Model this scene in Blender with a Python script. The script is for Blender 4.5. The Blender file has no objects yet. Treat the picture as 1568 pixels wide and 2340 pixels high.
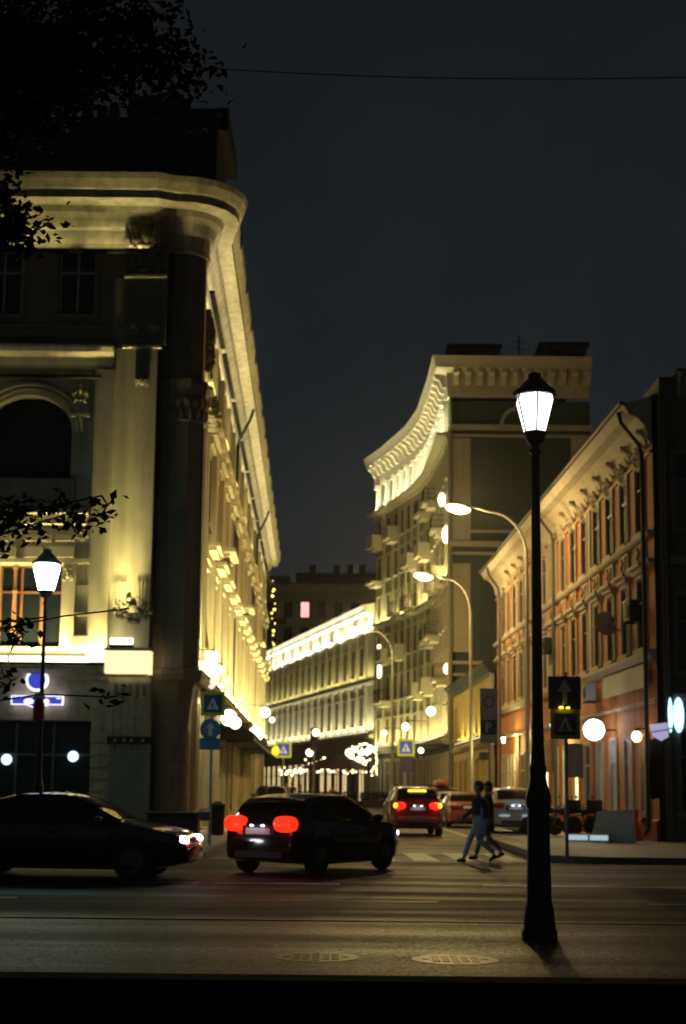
import bpy, bmesh, math, random
from mathutils import Matrix, Vector
R = math.radians
sc = bpy.context.scene
col = sc.collection
# ------------------------------------------------------------------ camera
F_PX = 3250.0; PITCH = R(8.0); ROLL = R(0.6); EYE = 1.6; CX = 784.0
CY = 1800 - F_PX*math.tan(PITCH)
cam_d = bpy.data.cameras.new('camera'); cam = bpy.data.objects.new('camera', cam_d); col.objects.link(cam)
cam_d.sensor_fit = 'VERTICAL'; cam_d.sensor_height = 36.0; cam_d.lens = F_PX*36.0/2340.0
cam_d.shift_y = (CY-1170.0)/2340.0
cam_d.clip_start = 0.1; cam_d.clip_end = 3000
cam.matrix_world = Matrix.Translation((0,0,EYE)) @ Matrix.Rotation(R(90)+PITCH, 4, 'X') @ Matrix.Rotation(ROLL, 4, 'Z')
cam_d.dof.use_dof = True; cam_d.dof.focus_distance = 8.5; cam_d.dof.aperture_fstop = 3.2
sc.camera = cam
# ------------------------------------------------------------------ night sky, moon
W = bpy.data.worlds.new('World'); sc.world = W; W.use_nodes = True
nt = W.node_tree; nt.nodes.clear()
out = nt.nodes.new('ShaderNodeOutputWorld'); bg = nt.nodes.new('ShaderNodeBackground')
sky = nt.nodes.new('ShaderNodeTexSky'); sky.sky_type = 'NISHITA'; sky.sun_disc = False
sky.sun_elevation = R(-6); sky.sun_rotation = R(200); sky.air_density = 1.5; sky.dust_density = 3
tc = nt.nodes.new('ShaderNodeTexCoord'); sep = nt.nodes.new('ShaderNodeSeparateXYZ')
ramp = nt.nodes.new('ShaderNodeValToRGB')
ramp.color_ramp.elements[0].position = 0.0; ramp.color_ramp.elements[0].color = (.0175,.0207,.0228,1)
ramp.color_ramp.elements[1].position = 0.75; ramp.color_ramp.elements[1].color = (.0032,.0036,.0046,1)
e = ramp.color_ramp.elements.new(0.22); e.color = (.0138,.0166,.0190,1)
mix = nt.nodes.new('ShaderNodeMixRGB'); mix.blend_type = 'ADD'; mix.inputs[0].default_value = 1.0
skm = nt.nodes.new('ShaderNodeMixRGB'); skm.blend_type = 'MULTIPLY'; skm.inputs[0].default_value = 1.0
skm.inputs[2].default_value = (.05,.05,.05,1)
nt.links.new(tc.outputs['Generated'], sep.inputs[0]); nt.links.new(sep.outputs['Z'], ramp.inputs[0])
nt.links.new(sky.outputs[0], skm.inputs[1]); nt.links.new(skm.outputs[0], mix.inputs[1]); nt.links.new(ramp.outputs[0], mix.inputs[2])
cl = nt.nodes.new('ShaderNodeTexNoise'); cl.inputs['Scale'].default_value = 5.0; cl.inputs['Detail'].default_value = 7; cl.inputs['Roughness'].default_value = .6
nt.links.new(tc.outputs['Generated'], cl.inputs['Vector'])
cmr = nt.nodes.new('ShaderNodeMapRange'); cmr.inputs['From Min'].default_value = .3; cmr.inputs['From Max'].default_value = .7; cmr.inputs['To Min'].default_value = .82; cmr.inputs['To Max'].default_value = 1.2
nt.links.new(cl.outputs[0], cmr.inputs['Value'])
cms = nt.nodes.new('ShaderNodeVectorMath'); cms.operation = 'SCALE'; nt.links.new(mix.outputs[0], cms.inputs[0]); nt.links.new(cmr.outputs[0], cms.inputs['Scale'])
nt.links.new(cms.outputs[0], bg.inputs[0]); bg.inputs[1].default_value = 1.0
nt.links.new(bg.outputs[0], out.inputs[0])
moon_d = bpy.data.lights.new('moon', 'SUN'); moon_d.energy = 0.012; moon_d.angle = R(0.5); moon_d.color = (.85,.92,1)
moon = bpy.data.objects.new('moon', moon_d); col.objects.link(moon); moon.rotation_euler = (R(50), 0, R(200))
vs = sc.view_settings; vs.view_transform = 'Standard'; vs.look = 'None'; vs.exposure = 0.0; vs.gamma = 1.0
cy = sc.cycles; cy.use_denoising = True; cy.max_bounces = 6; cy.diffuse_bounces = 3; cy.glossy_bounces = 3
cy.transmission_bounces = 4; cy.volume_bounces = 0; cy.caustics_reflective = False; cy.caustics_refractive = False
cy.sample_clamp_indirect = 3.0; cy.use_light_tree = True
HAZE = .00024
# ------------------------------------------------------------------ helpers
def ray(x, y):
    a = x-CX; b = CY-y; c, s = math.cos(ROLL), math.sin(ROLL)
    a, b = a*c-b*s, a*s+b*c
    Y = F_PX*math.cos(PITCH)-b*math.sin(PITCH); Z = F_PX*math.sin(PITCH)+b*math.cos(PITCH)
    return a/Y, Z/Y
def at(x, y, d):                       # a photo point at a known depth
    a, b = ray(x, y); return Vector((a*d, d, EYE+b*d))
def gr(x, y, z=0.0):                   # a photo point on the ground
    a, b = ray(x, y); d = (z-EYE)/b; return Vector((a*d, d, z))
WM = {}
def mw(o): return WM.get(o.name, Matrix())
def setp(o, parent, basis=None):
    o.matrix_basis = basis if basis is not None else Matrix()
    WM[o.name] = o.matrix_basis.copy()
    if parent is not None:
        o.parent = parent; o.matrix_parent_inverse = mw(parent).inverted()
    return o
def tag(o, label=None, cat=None, group=None, kind=None):
    if label: o['label'] = label
    if cat: o['category'] = cat
    if group: o['group'] = group
    if kind: o['kind'] = kind
    return o
def thing(name, loc, label, cat, group=None, rz=0.0):
    o = bpy.data.objects.new(name, None); o.empty_display_size = .3; col.objects.link(o)
    setp(o, None, Matrix.Translation(loc) @ Matrix.Rotation(rz, 4, 'Z'))
    return tag(o, label, cat, group)
def move(o, loc, rz=0.0):              # move a thing with everything under it
    o.matrix_basis = Matrix.Translation(loc) @ Matrix.Rotation(rz, 4, 'Z')
def kids(o): return [c for c in list(bpy.data.objects) if c.parent == o]
def copy_tree(o, parent=None):
    c = o.copy(); col.objects.link(c)
    if parent is not None: c.parent = parent
    for ch in list(o.children): copy_tree(ch, c)
    return c
class MB:
    def __init__(s, M=None): s.v = []; s.f = []; s.M = M if M is not None else Matrix()
    def add(s, vs, fs):
        n = len(s.v); M = s.M
        s.v += [tuple(M @ Vector(p)) for p in vs]; s.f += [tuple(i+n for i in f) for f in fs]; return s
    def box(s, x0, x1, y0, y1, z0, z1, T=None):
        vs = [(x,y,z) for x in (x0,x1) for y in (y0,y1) for z in (z0,z1)]
        if T is not None: vs = [tuple(T @ Vector(p)) for p in vs]
        return s.add(vs, [(0,1,3,2),(4,6,7,5),(0,4,5,1),(2,3,7,6),(0,2,6,4),(1,5,7,3)])
    def fb(s, s0, s1, z0, z1, d0, d1): return s.box(s0, s1, -d1, -d0, z0, z1)   # facade box, d outwards
    def bevbox(s, x0, x1, y0, y1, z0, z1, b=.02):    # box with chamfered top and vertical edges (a lathe of an octagon)
        rings = []
        for k, z in ((0,z0),(0,z1-b),(b,z1)):
            rings.append([(x0+b+k,y0+k,z),(x1-b-k,y0+k,z),(x1-k,y0+b+k,z),(x1-k,y1-b-k,z),(x1-b-k,y1-k,z),(x0+b+k,y1-k,z),(x0+k,y1-b-k,z),(x0+k,y0+b+k,z)])
        return s.loft(rings, True)
    def loft(s, rings, cap=True, closed=True):
        n = len(rings[0]); vs = [p for r in rings for p in r]; fs = []
        for i in range(len(rings)-1):
            for j in range(n if closed else n-1):
                k = (j+1) % n; fs.append((i*n+j, i*n+k, (i+1)*n+k, (i+1)*n+j))
        if cap and closed: fs += [tuple(range(n))[::-1], tuple(range((len(rings)-1)*n, len(rings)*n))]
        return s.add(vs, fs)
    def lathe(s, prof, n=16, c=(0,0,0), a0=0.0, cap=True):
        rings = [[(c[0]+r*math.cos(a0+2*math.pi*k/n), c[1]+r*math.sin(a0+2*math.pi*k/n), c[2]+z) for k in range(n)] for r, z in prof]
        return s.loft(rings, cap)
    def tube(s, pts, r, n=8, cap=True):
        pts = [Vector(p) for p in pts]; rings = []; up = None
        for i, p in enumerate(pts):
            t = (pts[min(i+1,len(pts)-1)]-pts[max(i-1,0)]).normalized()
            if up is None: up = Vector((0,0,1)) if abs(t.z) < .9 else Vector((1,0,0))
            a = t.cross(up).normalized(); b = a.cross(t).normalized(); up = b
            rr = r[i] if isinstance(r, (list,tuple)) else r
            rings.append([tuple(p+a*rr*math.cos(2*math.pi*k/n)+b*rr*math.sin(2*math.pi*k/n)) for k in range(n)])
        return s.loft(rings, cap)
    def ball(s, c, rx, ry=None, rz=None, n=10, m=7, e=1.0):
        ry = rx if ry is None else ry; rz = rx if rz is None else rz; rings = []
        P = lambda v: math.copysign(abs(v)**e, v)
        for i in range(m):
            t = -math.pi/2+math.pi*(i+.0)/(m-1); ct = max(P(math.cos(t)), .02); st = P(math.sin(t))
            rings.append([(c[0]+rx*ct*P(math.cos(2*math.pi*k/n)), c[1]+ry*ct*P(math.sin(2*math.pi*k/n)), c[2]+rz*st) for k in range(n)])
        return s.loft(rings, True)
    def poly(s, pts, z0, z1):          # extruded plan outline
        n = len(pts); vs = [(p[0],p[1],z0) for p in pts]+[(p[0],p[1],z1) for p in pts]
        return s.add(vs, [tuple(range(n))[::-1], tuple(range(n,2*n))]+[(i,(i+1)%n,n+(i+1)%n,n+i) for i in range(n)])
    def plate(s, pts, y0, y1):         # outline in x,z extruded along y
        n = len(pts); vs = [(p[0],y0,p[1]) for p in pts]+[(p[0],y1,p[1]) for p in pts]
        return s.add(vs, [tuple(range(n)), tuple(range(n,2*n))[::-1]]+[(i,n+i,n+(i+1)%n,(i+1)%n) for i in range(n)])
    def sweep(s, prof, path):          # profile (d,z) along a plan path, d to the right of travel
        pts = [Vector((p[0],p[1])) for p in path]; rings = []
        for i, p in enumerate(pts):
            ns = []
            if i > 0: u = (p-pts[i-1]).normalized(); ns.append(Vector((u.y,-u.x)))
            if i < len(pts)-1: u = (pts[i+1]-p).normalized(); ns.append(Vector((u.y,-u.x)))
            n = sum(ns, Vector((0,0))).normalized(); k = 1.0/max(.4, n.dot(ns[0]))
            rings.append([(p.x+n.x*d*k, p.y+n.y*d*k, z) for d, z in prof])
        return s.loft(rings, True)
    def build(s, name, mat, parent=None, smooth=False, label=None):
        me = bpy.data.meshes.new(name); me.from_pydata(s.v, [], s.f); me.update()
        bm = bmesh.new(); bm.from_mesh(me); bmesh.ops.recalc_face_normals(bm, faces=bm.faces); bm.to_mesh(me); bm.free()
        if mat: me.materials.append(mat)
        if smooth:
            for p in me.polygons: p.use_smooth = True
            try: me.set_sharp_from_angle(angle=R(38))
            except Exception: pass
        o = bpy.data.objects.new(name, me); col.objects.link(o); setp(o, parent)
        if label: o['label'] = label
        return o
def inst(me, name, parent, M):
    o = bpy.data.objects.new(name, me); col.objects.link(o); return setp(o, parent, M)
def mesh_of(mb, name, mat, smooth=False):
    o = mb.build(name, mat, None, smooth); me = o.data; WM.pop(o.name, None); bpy.data.objects.remove(o); return me
def struct(mb, name, mat, label=None, cat=None):
    return tag(mb.build(name, mat), label, cat, kind='structure')
# ------------------------------------------------------------------ materials
MATS = {}
def mat(name, c, rough=.7, metal=0.0, var=.25, vs=1.5, bump=.0, bs=30.0, emit=None, es=1.0, spec=.5, coat=0.0, streak=0.0):
    if name in MATS: return MATS[name]
    m = bpy.data.materials.new(name); m.use_nodes = True; n = m.node_tree; b = n.nodes['Principled BSDF']
    b.inputs['Roughness'].default_value = rough; b.inputs['Metallic'].default_value = metal
    b.inputs['Specular IOR Level'].default_value = spec; b.inputs['Base Color'].default_value = (*c, 1)
    b.inputs['Coat Weight'].default_value = coat
    if emit is not None:
        b.inputs['Emission Color'].default_value = (*emit, 1); b.inputs['Emission Strength'].default_value = es
    else:
        geo = n.nodes.new('ShaderNodeNewGeometry'); nz = n.nodes.new('ShaderNodeTexNoise')
        nz.inputs['Scale'].default_value = vs; nz.inputs['Detail'].default_value = 6; nz.inputs['Roughness'].default_value = .65
        n.links.new(geo.outputs['Position'], nz.inputs['Vector'])
        fac = nz.outputs[0]
        if streak > 0:                  # rain streaks and grime: noise stretched along z
            mp = n.nodes.new('ShaderNodeMapping'); mp.inputs['Scale'].default_value = (2.2, 2.2, .12)
            n2 = n.nodes.new('ShaderNodeTexNoise'); n2.inputs['Scale'].default_value = 1.6; n2.inputs['Detail'].default_value = 5
            n.links.new(geo.outputs['Position'], mp.inputs[0]); n.links.new(mp.outputs[0], n2.inputs['Vector'])
            mm = n.nodes.new('ShaderNodeMix'); mm.inputs[0].default_value = streak
            n.links.new(nz.outputs[0], mm.inputs[2]); n.links.new(n2.outputs[0], mm.inputs[3]); fac = mm.outputs[0]
        cr = n.nodes.new('ShaderNodeValToRGB'); lo = 1-var; hi = 1+var*.6
        cr.color_ramp.elements[0].position = .3; cr.color_ramp.elements[0].color = (c[0]*lo, c[1]*lo, c[2]*lo, 1)
        cr.color_ramp.elements[1].position = .7; cr.color_ramp.elements[1].color = (min(c[0]*hi,1), min(c[1]*hi,1), min(c[2]*hi,1), 1)
        n.links.new(fac, cr.inputs[0]); n.links.new(cr.outputs[0], b.inputs['Base Color'])
        if bump > 0:
            nb = n.nodes.new('ShaderNodeTexNoise'); nb.inputs['Scale'].default_value = bs; nb.inputs['Detail'].default_value = 4
            bp = n.nodes.new('ShaderNodeBump'); bp.inputs['Strength'].default_value = bump; bp.inputs['Distance'].default_value = .02
            n.links.new(geo.outputs['Position'], nb.inputs['Vector']); n.links.new(nb.outputs[0], bp.inputs['Height']); n.links.new(bp.outputs[0], b.inputs['Normal'])
    MATS[name] = m; return m
def road_mat(name, c, r0, r1, bump=.25):
    m = mat(name, c, .5, spec=.24, var=.45, vs=.8, bump=bump, bs=55); n = m.node_tree; b = n.nodes['Principled BSDF']
    geo = n.nodes.new('ShaderNodeNewGeometry'); mp = n.nodes.new('ShaderNodeMapping'); mp.inputs['Scale'].default_value = (.12, 1.1, 1)
    nz = n.nodes.new('ShaderNodeTexNoise'); nz.inputs['Scale'].default_value = 1.0; nz.inputs['Detail'].default_value = 5
    mr = n.nodes.new('ShaderNodeMapRange'); mr.inputs['From Min'].default_value = .35; mr.inputs['From Max'].default_value = .65
    mr.inputs['To Min'].default_value = r0; mr.inputs['To Max'].default_value = r1
    n.links.new(geo.outputs['Position'], mp.inputs[0]); n.links.new(mp.outputs[0], nz.inputs['Vector'])
    n.links.new(nz.outputs[0], mr.inputs['Value']); n.links.new(mr.outputs[0], b.inputs['Roughness'])
    cr = [x for x in n.nodes if x.type == 'VALTORGB'][0]; src = cr.outputs[0]      # aggregate speckle and repair patches
    sp = n.nodes.new('ShaderNodeTexNoise'); sp.inputs['Scale'].default_value = 28; sp.inputs['Detail'].default_value = 3
    vo = n.nodes.new('ShaderNodeTexVoronoi'); vo.inputs['Scale'].default_value = .33; vo.feature = 'F1'
    n.links.new(geo.outputs['Position'], sp.inputs['Vector']); n.links.new(geo.outputs['Position'], vo.inputs['Vector'])
    r1_ = n.nodes.new('ShaderNodeMapRange'); r1_.inputs['From Min'].default_value = .35; r1_.inputs['From Max'].default_value = .7; r1_.inputs['To Min'].default_value = .55; r1_.inputs['To Max'].default_value = 1.7
    n.links.new(sp.outputs[0], r1_.inputs['Value'])
    sv_ = n.nodes.new('ShaderNodeSeparateColor'); n.links.new(vo.outputs['Color'], sv_.inputs[0])
    r2_ = n.nodes.new('ShaderNodeMapRange'); r2_.inputs['To Min'].default_value = .65; r2_.inputs['To Max'].default_value = 1.3; n.links.new(sv_.outputs[0], r2_.inputs['Value'])
    mu = n.nodes.new('ShaderNodeMath'); mu.operation = 'MULTIPLY'; n.links.new(r1_.outputs[0], mu.inputs[0]); n.links.new(r2_.outputs[0], mu.inputs[1])
    vm = n.nodes.new('ShaderNodeVectorMath'); vm.operation = 'SCALE'; n.links.new(src, vm.inputs[0]); n.links.new(mu.outputs[0], vm.inputs['Scale'])
    n.links.new(vm.outputs[0], b.inputs['Base Color'])
    ra_ = n.nodes.new('ShaderNodeMath'); ra_.operation = 'MULTIPLY_ADD'; ra_.inputs[1].default_value = .22; n.links.new(r1_.outputs[0], ra_.inputs[0]); n.links.new(mr.outputs[0], ra_.inputs[2])
    rb_ = n.nodes.new('ShaderNodeMath'); rb_.operation = 'SUBTRACT'; rb_.inputs[1].default_value = .2; n.links.new(ra_.outputs[0], rb_.inputs[0]); n.links.new(rb_.outputs[0], b.inputs['Roughness'])
    return m
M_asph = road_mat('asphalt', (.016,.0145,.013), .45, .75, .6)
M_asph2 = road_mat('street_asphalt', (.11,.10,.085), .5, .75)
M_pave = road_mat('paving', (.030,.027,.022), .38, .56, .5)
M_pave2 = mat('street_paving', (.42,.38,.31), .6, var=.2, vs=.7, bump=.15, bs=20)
M_kerb = mat('granite_kerb', (.16,.155,.15), .6, var=.3, vs=4, bump=.15)
M_paint = mat('road_paint', (.62,.61,.57), .55, var=.35, vs=6)
M_dgran = mat('dark_granite', (.012,.012,.013), .95, spec=.05, var=.3, vs=5)
M_cream = mat('cream_stucco', (.56,.49,.33), .85, var=.36, vs=.9, bump=.12, bs=12, streak=.55)
M_creamD = mat('cream_stone', (.46,.40,.28), .85, var=.55, vs=2.5, bump=.25, bs=14, streak=.4)
M_dkst = mat('dark_stone', (.20,.165,.125), .7, var=.45, vs=2.0, bump=.2, bs=10, streak=.4)
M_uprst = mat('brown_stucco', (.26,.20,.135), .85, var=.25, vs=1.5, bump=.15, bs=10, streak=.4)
M_roof = mat('roof_metal', (.045,.043,.042), .5, metal=.3, var=.25, vs=1.0)
M_glass = mat('window_glass', (.012,.016,.02), .06, var=.2, vs=1)
M_wood = mat('brown_frame', (.28,.12,.05), .5, var=.25, vs=3)
M_wfr = mat('white_frame', (.42,.40,.36), .55, var=.15, vs=4)
M_green = mat('green_stucco', (.048,.074,.064), .85, var=.36, vs=.8, bump=.1, bs=10, streak=.5)
M_greenT = mat('pale_trim', (.46,.41,.29), .85, var=.2, vs=1.2, bump=.1, bs=10, streak=.45)
M_olive = mat('olive_stucco', (.24,.23,.14), .85, var=.36, vs=.8, bump=.1, bs=10, streak=.5)
M_orange = mat('orange_stucco', (.45,.165,.060), .85, var=.36, vs=.9, bump=.12, bs=12, streak=.55)
M_orT = mat('orange_trim', (.50,.43,.32), .85, var=.22, vs=1.4, bump=.2, bs=14, streak=.4)
M_redp = mat('red_plinth', (.40,.075,.035), .7, var=.3, vs=2)
M_yellow = mat('ochre_stucco', (.46,.35,.12), .85, var=.25, vs=.9, bump=.1, streak=.5)
M_grey = mat('grey_stucco', (.12,.115,.11), .85, var=.25, vs=.9, bump=.1, streak=.5)
M_greyT = mat('grey_trim', (.18,.18,.18), .8, var=.2, vs=1.2)
M_far = mat('far_stucco', (.30,.28,.23), .9, var=.2, vs=.5, streak=.5)
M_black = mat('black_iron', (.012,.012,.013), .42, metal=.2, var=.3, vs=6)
M_blackm = mat('black_matt', (.010,.010,.011), .8, var=.3, vs=6)
M_pole = mat('galvanised_pole', (.38,.37,.33), .45, metal=.5, var=.2, vs=3)
M_lampg = mat('lantern_glass', (.9,.9,.9), .3, emit=(1.0,.97,.92), es=3.2)
M_lampc = mat('cool_lantern_glass', (.9,.95,.95), .3, emit=(.60,.96,.90), es=48.0)
M_sod = mat('sodium_glass', (1,.9,.6), .3, emit=(1.0,.70,.27), es=9.0)
M_led = mat('floodlight_lens', (1,.95,.8), .3, emit=(1.0,.93,.66), es=3.5)
M_globe = mat('globe_glass', (1,.95,.85), .3, emit=(1.0,.84,.54), es=6.0)
M_white = mat('white_lightbox', (.9,.9,1), .3, emit=(.93,.93,1.0), es=15.0)
M_warmb = mat('warm_bulb', (1,.7,.3), .3, emit=(1.0,.52,.16), es=14.0)
M_bluel = mat('blue_light', (.3,.8,1), .3, emit=(.45,.85,1.0), es=2.2)
M_tail = mat('tail_lamp_on', (.5,.02,.01), .2, emit=(1.0,.022,.006), es=1.7)
M_tailo = mat('tail_lamp_off', (.25,.015,.012), .15, var=.1)
M_amber = mat('amber_lamp', (.9,.5,.05), .2, emit=(1.0,.62,.03), es=5.0)
M_head = mat('head_lamp_on', (.9,.9,1), .1, emit=(.98,.92,1.0), es=14.0)
M_headoff = mat('lamp_lens', (.5,.52,.55), .08, metal=.6, var=.1)
M_plate = mat('number_plate', (.75,.78,.82), .4, var=.05)
M_tyre = mat('tyre_rubber', (.014,.014,.014), .8, var=.2, vs=8)
M_rim = mat('alloy_rim', (.22,.22,.23), .35, metal=.8, var=.1)
M_cglass = mat('car_glass', (.008,.009,.010), .04, var=.1)
M_chrome = mat('chrome', (.6,.6,.6), .15, metal=1.0, var=.05)
M_carblk = mat('black_car_paint', (.006,.006,.008), .14, var=.1, coat=1.0)
M_cardk = mat('dark_car_paint', (.010,.007,.008), .15, var=.1, coat=1.0)
M_carred = mat('red_car_paint', (.20,.014,.010), .25, var=.1, coat=.8)
M_carsil = mat('silver_car_paint', (.36,.42,.48), .35, metal=.3, var=.1, coat=.6)
M_cardr = mat('maroon_car_paint', (.28,.05,.03), .3, var=.1, coat=.8)
M_carwh = mat('white_car_paint', (.5,.5,.48), .3, var=.1, coat=.6)
M_dplast = mat('dark_plastic', (.015,.015,.016), .6, var=.2, vs=8)
M_skin = mat('skin', (.42,.25,.17), .6, var=.1)
M_hair = mat('dark_hair', (.02,.014,.010), .6, var=.3, vs=20)
M_jeans = mat('light_blue_jeans', (.44,.58,.78), .85, var=.25, vs=8, bump=.2, bs=60)
M_navy = mat('navy_cloth', (.022,.035,.085), .85, var=.3, vs=8)
M_dkcl = mat('dark_cloth', (.012,.012,.015), .9, var=.3, vs=8)
M_pale = mat('pale_cloth', (.42,.46,.50), .85, var=.2, vs=8)
M_tan = mat('tan_cloth', (.28,.22,.14), .85, var=.2, vs=8)
M_bluesign = mat('sign_blue', (.018,.035,.16), .4, var=.1)
M_blues2 = mat('sign_blue_bright', (.06,.20,.42), .4, var=.1)
M_signw = mat('sign_white', (.62,.64,.66), .45, var=.1)
M_signg = mat('sign_back_grey', (.40,.43,.48), .5, var=.15)
M_signy = mat('sign_yellow_green', (.42,.50,.03), .5, var=.1)
M_signr = mat('sign_red', (.38,.03,.03), .4, var=.1)
M_bluelit = mat('lit_blue_panel', (.05,.08,.5), .3, emit=(.05,.075,.62), es=.8)
M_whlit = mat('lit_white_panel', (.9,.9,1), .3, emit=(.88,.84,1.0), es=1.6)
M_leaf = mat('dark_leaf', (.012,.015,.007), .8, var=.4, vs=5)
M_bark = mat('bark', (.035,.028,.02), .9, var=.4, vs=8, bump=.5, bs=20)
M_concr = mat('pale_concrete', (.78,.79,.76), .85, var=.2, vs=3, bump=.2)
M_litwin = mat('pink_lit_window', (.8,.5,.45), .5, emit=(1.0,.45,.42), es=1.6)
M_litcool = mat('cool_lit_window', (.6,.7,.8), .5, emit=(.62,.86,1.0), es=1.8)
M_canvas = mat('dark_canvas', (.015,.014,.014), .9, var=.2, vs=3)
M_iron2 = mat('cast_iron', (.05,.048,.043), .45, metal=.7, var=.3, vs=8)
FLOOD = (1.0, .87, .34)
FLOODW = (1.0, .91, .55)
def strip_light(name, p0, p1, aim, watts, width=.12, parent=None, color=FLOOD, spread=160):
    p0 = Vector(p0); p1 = Vector(p1); c = (p0+p1)/2; x = (p1-p0).normalized(); z = -Vector(aim).normalized()
    y = z.cross(x).normalized(); z = x.cross(y).normalized()
    d = bpy.data.lights.new(name, 'AREA'); d.shape = 'RECTANGLE'; d.size = (p1-p0).length; d.size_y = width
    d.energy = watts; d.color = color; d.spread = R(spread)
    o = bpy.data.objects.new(name, d); col.objects.link(o)
    Mx = Matrix((( x.x,y.x,z.x,c.x),(x.y,y.y,z.y,c.y),(x.z,y.z,z.z,c.z),(0,0,0,1)))
    return setp(o, parent, Mx)
def point_light(name, p, watts, color, parent=None, r=.1):
    d = bpy.data.lights.new(name, 'POINT'); d.energy = watts; d.color = color; d.shadow_soft_size = r
    o = bpy.data.objects.new(name, d); col.objects.link(o); return setp(o, parent, Matrix.Translation(p))
def spot_light(name, p, aim, watts, color, parent=None, angle=120, r=.1, blend=.5):
    d = bpy.data.lights.new(name, 'SPOT'); d.energy = watts; d.color = color; d.shadow_soft_size = r; d.spot_size = R(angle); d.spot_blend = blend
    o = bpy.data.objects.new(name, d); col.objects.link(o)
    q = Vector(aim).to_track_quat('-Z', 'Y').to_matrix().to_4x4()
    return setp(o, parent, Matrix.Translation(p) @ q)
def frame(O, u):                       # facade frame: x along the wall, -y outwards, z up
    u = Vector((u[0],u[1],0)).normalized(); n = Vector((u.y,-u.x,0))
    return Matrix(((u.x,-n.x,0,O[0]),(u.y,-n.y,0,O[1]),(0,0,1,0),(0,0,0,1)))
def wall(mb, s0, s1, z0, z1, ops, dep=.3):
    ss = sorted({s0, s1, *[v for o in ops for v in o[:2] if s0 < v < s1]}); zz = sorted({z0, z1, *[v for o in ops for v in o[2:4] if z0 < v < z1]})
    for i in range(len(ss)-1):
        a, b = ss[i], ss[i+1]; run = None
        for j in range(len(zz)-1):
            c, d = zz[j], zz[j+1]; m = ((a+b)/2, (c+d)/2)
            if any(o[0] < m[0] < o[1] and o[2] < m[1] < o[3] for o in ops): continue
            mb.add([(a,0,c),(b,0,c),(b,0,d),(a,0,d)], [(0,1,2,3)])
    for o in ops:
        a, b, c, d = o[:4]
        mb.add([(a,0,c),(b,0,c),(b,0,d),(a,0,d),(a,dep,c),(b,dep,c),(b,dep,d),(a,dep,d)], [(0,4,5,1),(1,5,6,2),(2,6,7,3),(3,7,4,0)])
WC = {}
def window(F, root, s, z, w, h, fm=None, dep=.22, bars=(1,1), trim=None, tm=None, sill=True, lit=None, simple=False):
    """an opening filled with frame and panes; s is the middle, z the bottom"""
    fm = fm or M_wfr; key = (round(w,3), round(h,3), fm.name, dep, bars, trim, tm.name if tm else '', sill)
    if key not in WC:
        nx, nz = bars; f = .06; mb = MB()
        mb.fb(-w/2,-w/2+f,0,h,-dep,-dep+.07); mb.fb(w/2-f,w/2,0,h,-dep,-dep+.07)
        mb.fb(-w/2+f,w/2-f,0,f,-dep,-dep+.07); mb.fb(-w/2+f,w/2-f,h-f,h,-dep,-dep+.07)
        xs = [-w/2+f+(w-2*f)*k/(nx+1) for k in range(nx+2)]; zs = [f, h-f] if nz == 0 else [f]+[f+(h-2*f)*(.68 if nz == 1 else k/(nz+1)) for k in range(1,nz+1)]+[h-f]
        for k in range(1,nx+1): mb.fb(xs[k]-.035,xs[k]+.035,f,h-f,-dep,-dep+.062)
        for k in range(1,len(zs)-1): mb.fb(-w/2+f,w/2-f,zs[k]-.035,zs[k]+.035,-dep,-dep+.066)
        fr = mesh_of(mb, 'window', fm); panes = []
        for i in range(len(xs)-1):
            for j in range(len(zs)-1):
                panes.append(mesh_of(MB().fb(xs[i],xs[i+1],zs[j],zs[j+1],-dep-.05,-dep+.02), 'pane', M_glass))
        t = None
        if trim:
            mb = MB(); a, d = trim
            mb.fb(-w/2-a,-w/2,-.02,h+a,0,d); mb.fb(w/2,w/2+a,-.02,h+a,0,d); mb.fb(-w/2,w/2,h,h+a,0,d)
            t = mesh_of(mb, 'surround', tm)
        sl = mesh_of(MB().fb(-w/2-.15,w/2+.15,-.14,-.021,0,.2), 'sill', tm or fm) if sill else None
        WC[key] = (fr, panes, t, sl)
    fr, panes, t, sl = WC[key]; Mx = F @ Matrix.Translation((s,0,z))
    o = inst(fr, 'window', root, Mx)
    for p in panes:
        po = inst(p, 'pane', o, Mx)
        if lit:
            if lit.name not in [m.name for m in p.materials if m]: 
                p2 = p.copy(); p2.materials.clear(); p2.materials.append(lit); po.data = p2
    if t: inst(t, 'surround', o, Mx)
    if sl: inst(sl, 'sill', o, Mx)
    return o
def relief(mb, c, w, h, d, seed, n=26):  # carved plaster ornament, mirror symmetric (x,z in the wall, -y out)
    rnd = random.Random(seed)
    for k in range(n):
        x = rnd.uniform(0, w/2); z = rnd.uniform(-h/2, h/2)*(1-.5*(2*x/w)**2); r = rnd.uniform(.05,.13)*min(w,h)
        for sg in (-1,1): mb.ball((c[0]+sg*x, c[1]-d*.3, c[2]+z), r*rnd.uniform(.7,1.3), d*rnd.uniform(.5,1), r*rnd.uniform(.7,1.4), 7, 5)
    mb.ball((c[0], c[1]-d*.5, c[2]+h*.12), .16*w, d*.9, .2*h, 8, 6)
    return mb
# ================================================================== SETTING
US = Vector((-.0215, 1.0, 0)).normalized()       # direction of the side street
struct(MB().add([(-900,-300,-.16),(900,-300,-.16),(900,1500,-.16),(-900,1500,-.16)], [(0,1,2,3)]), 'ground', M_asph)
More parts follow.
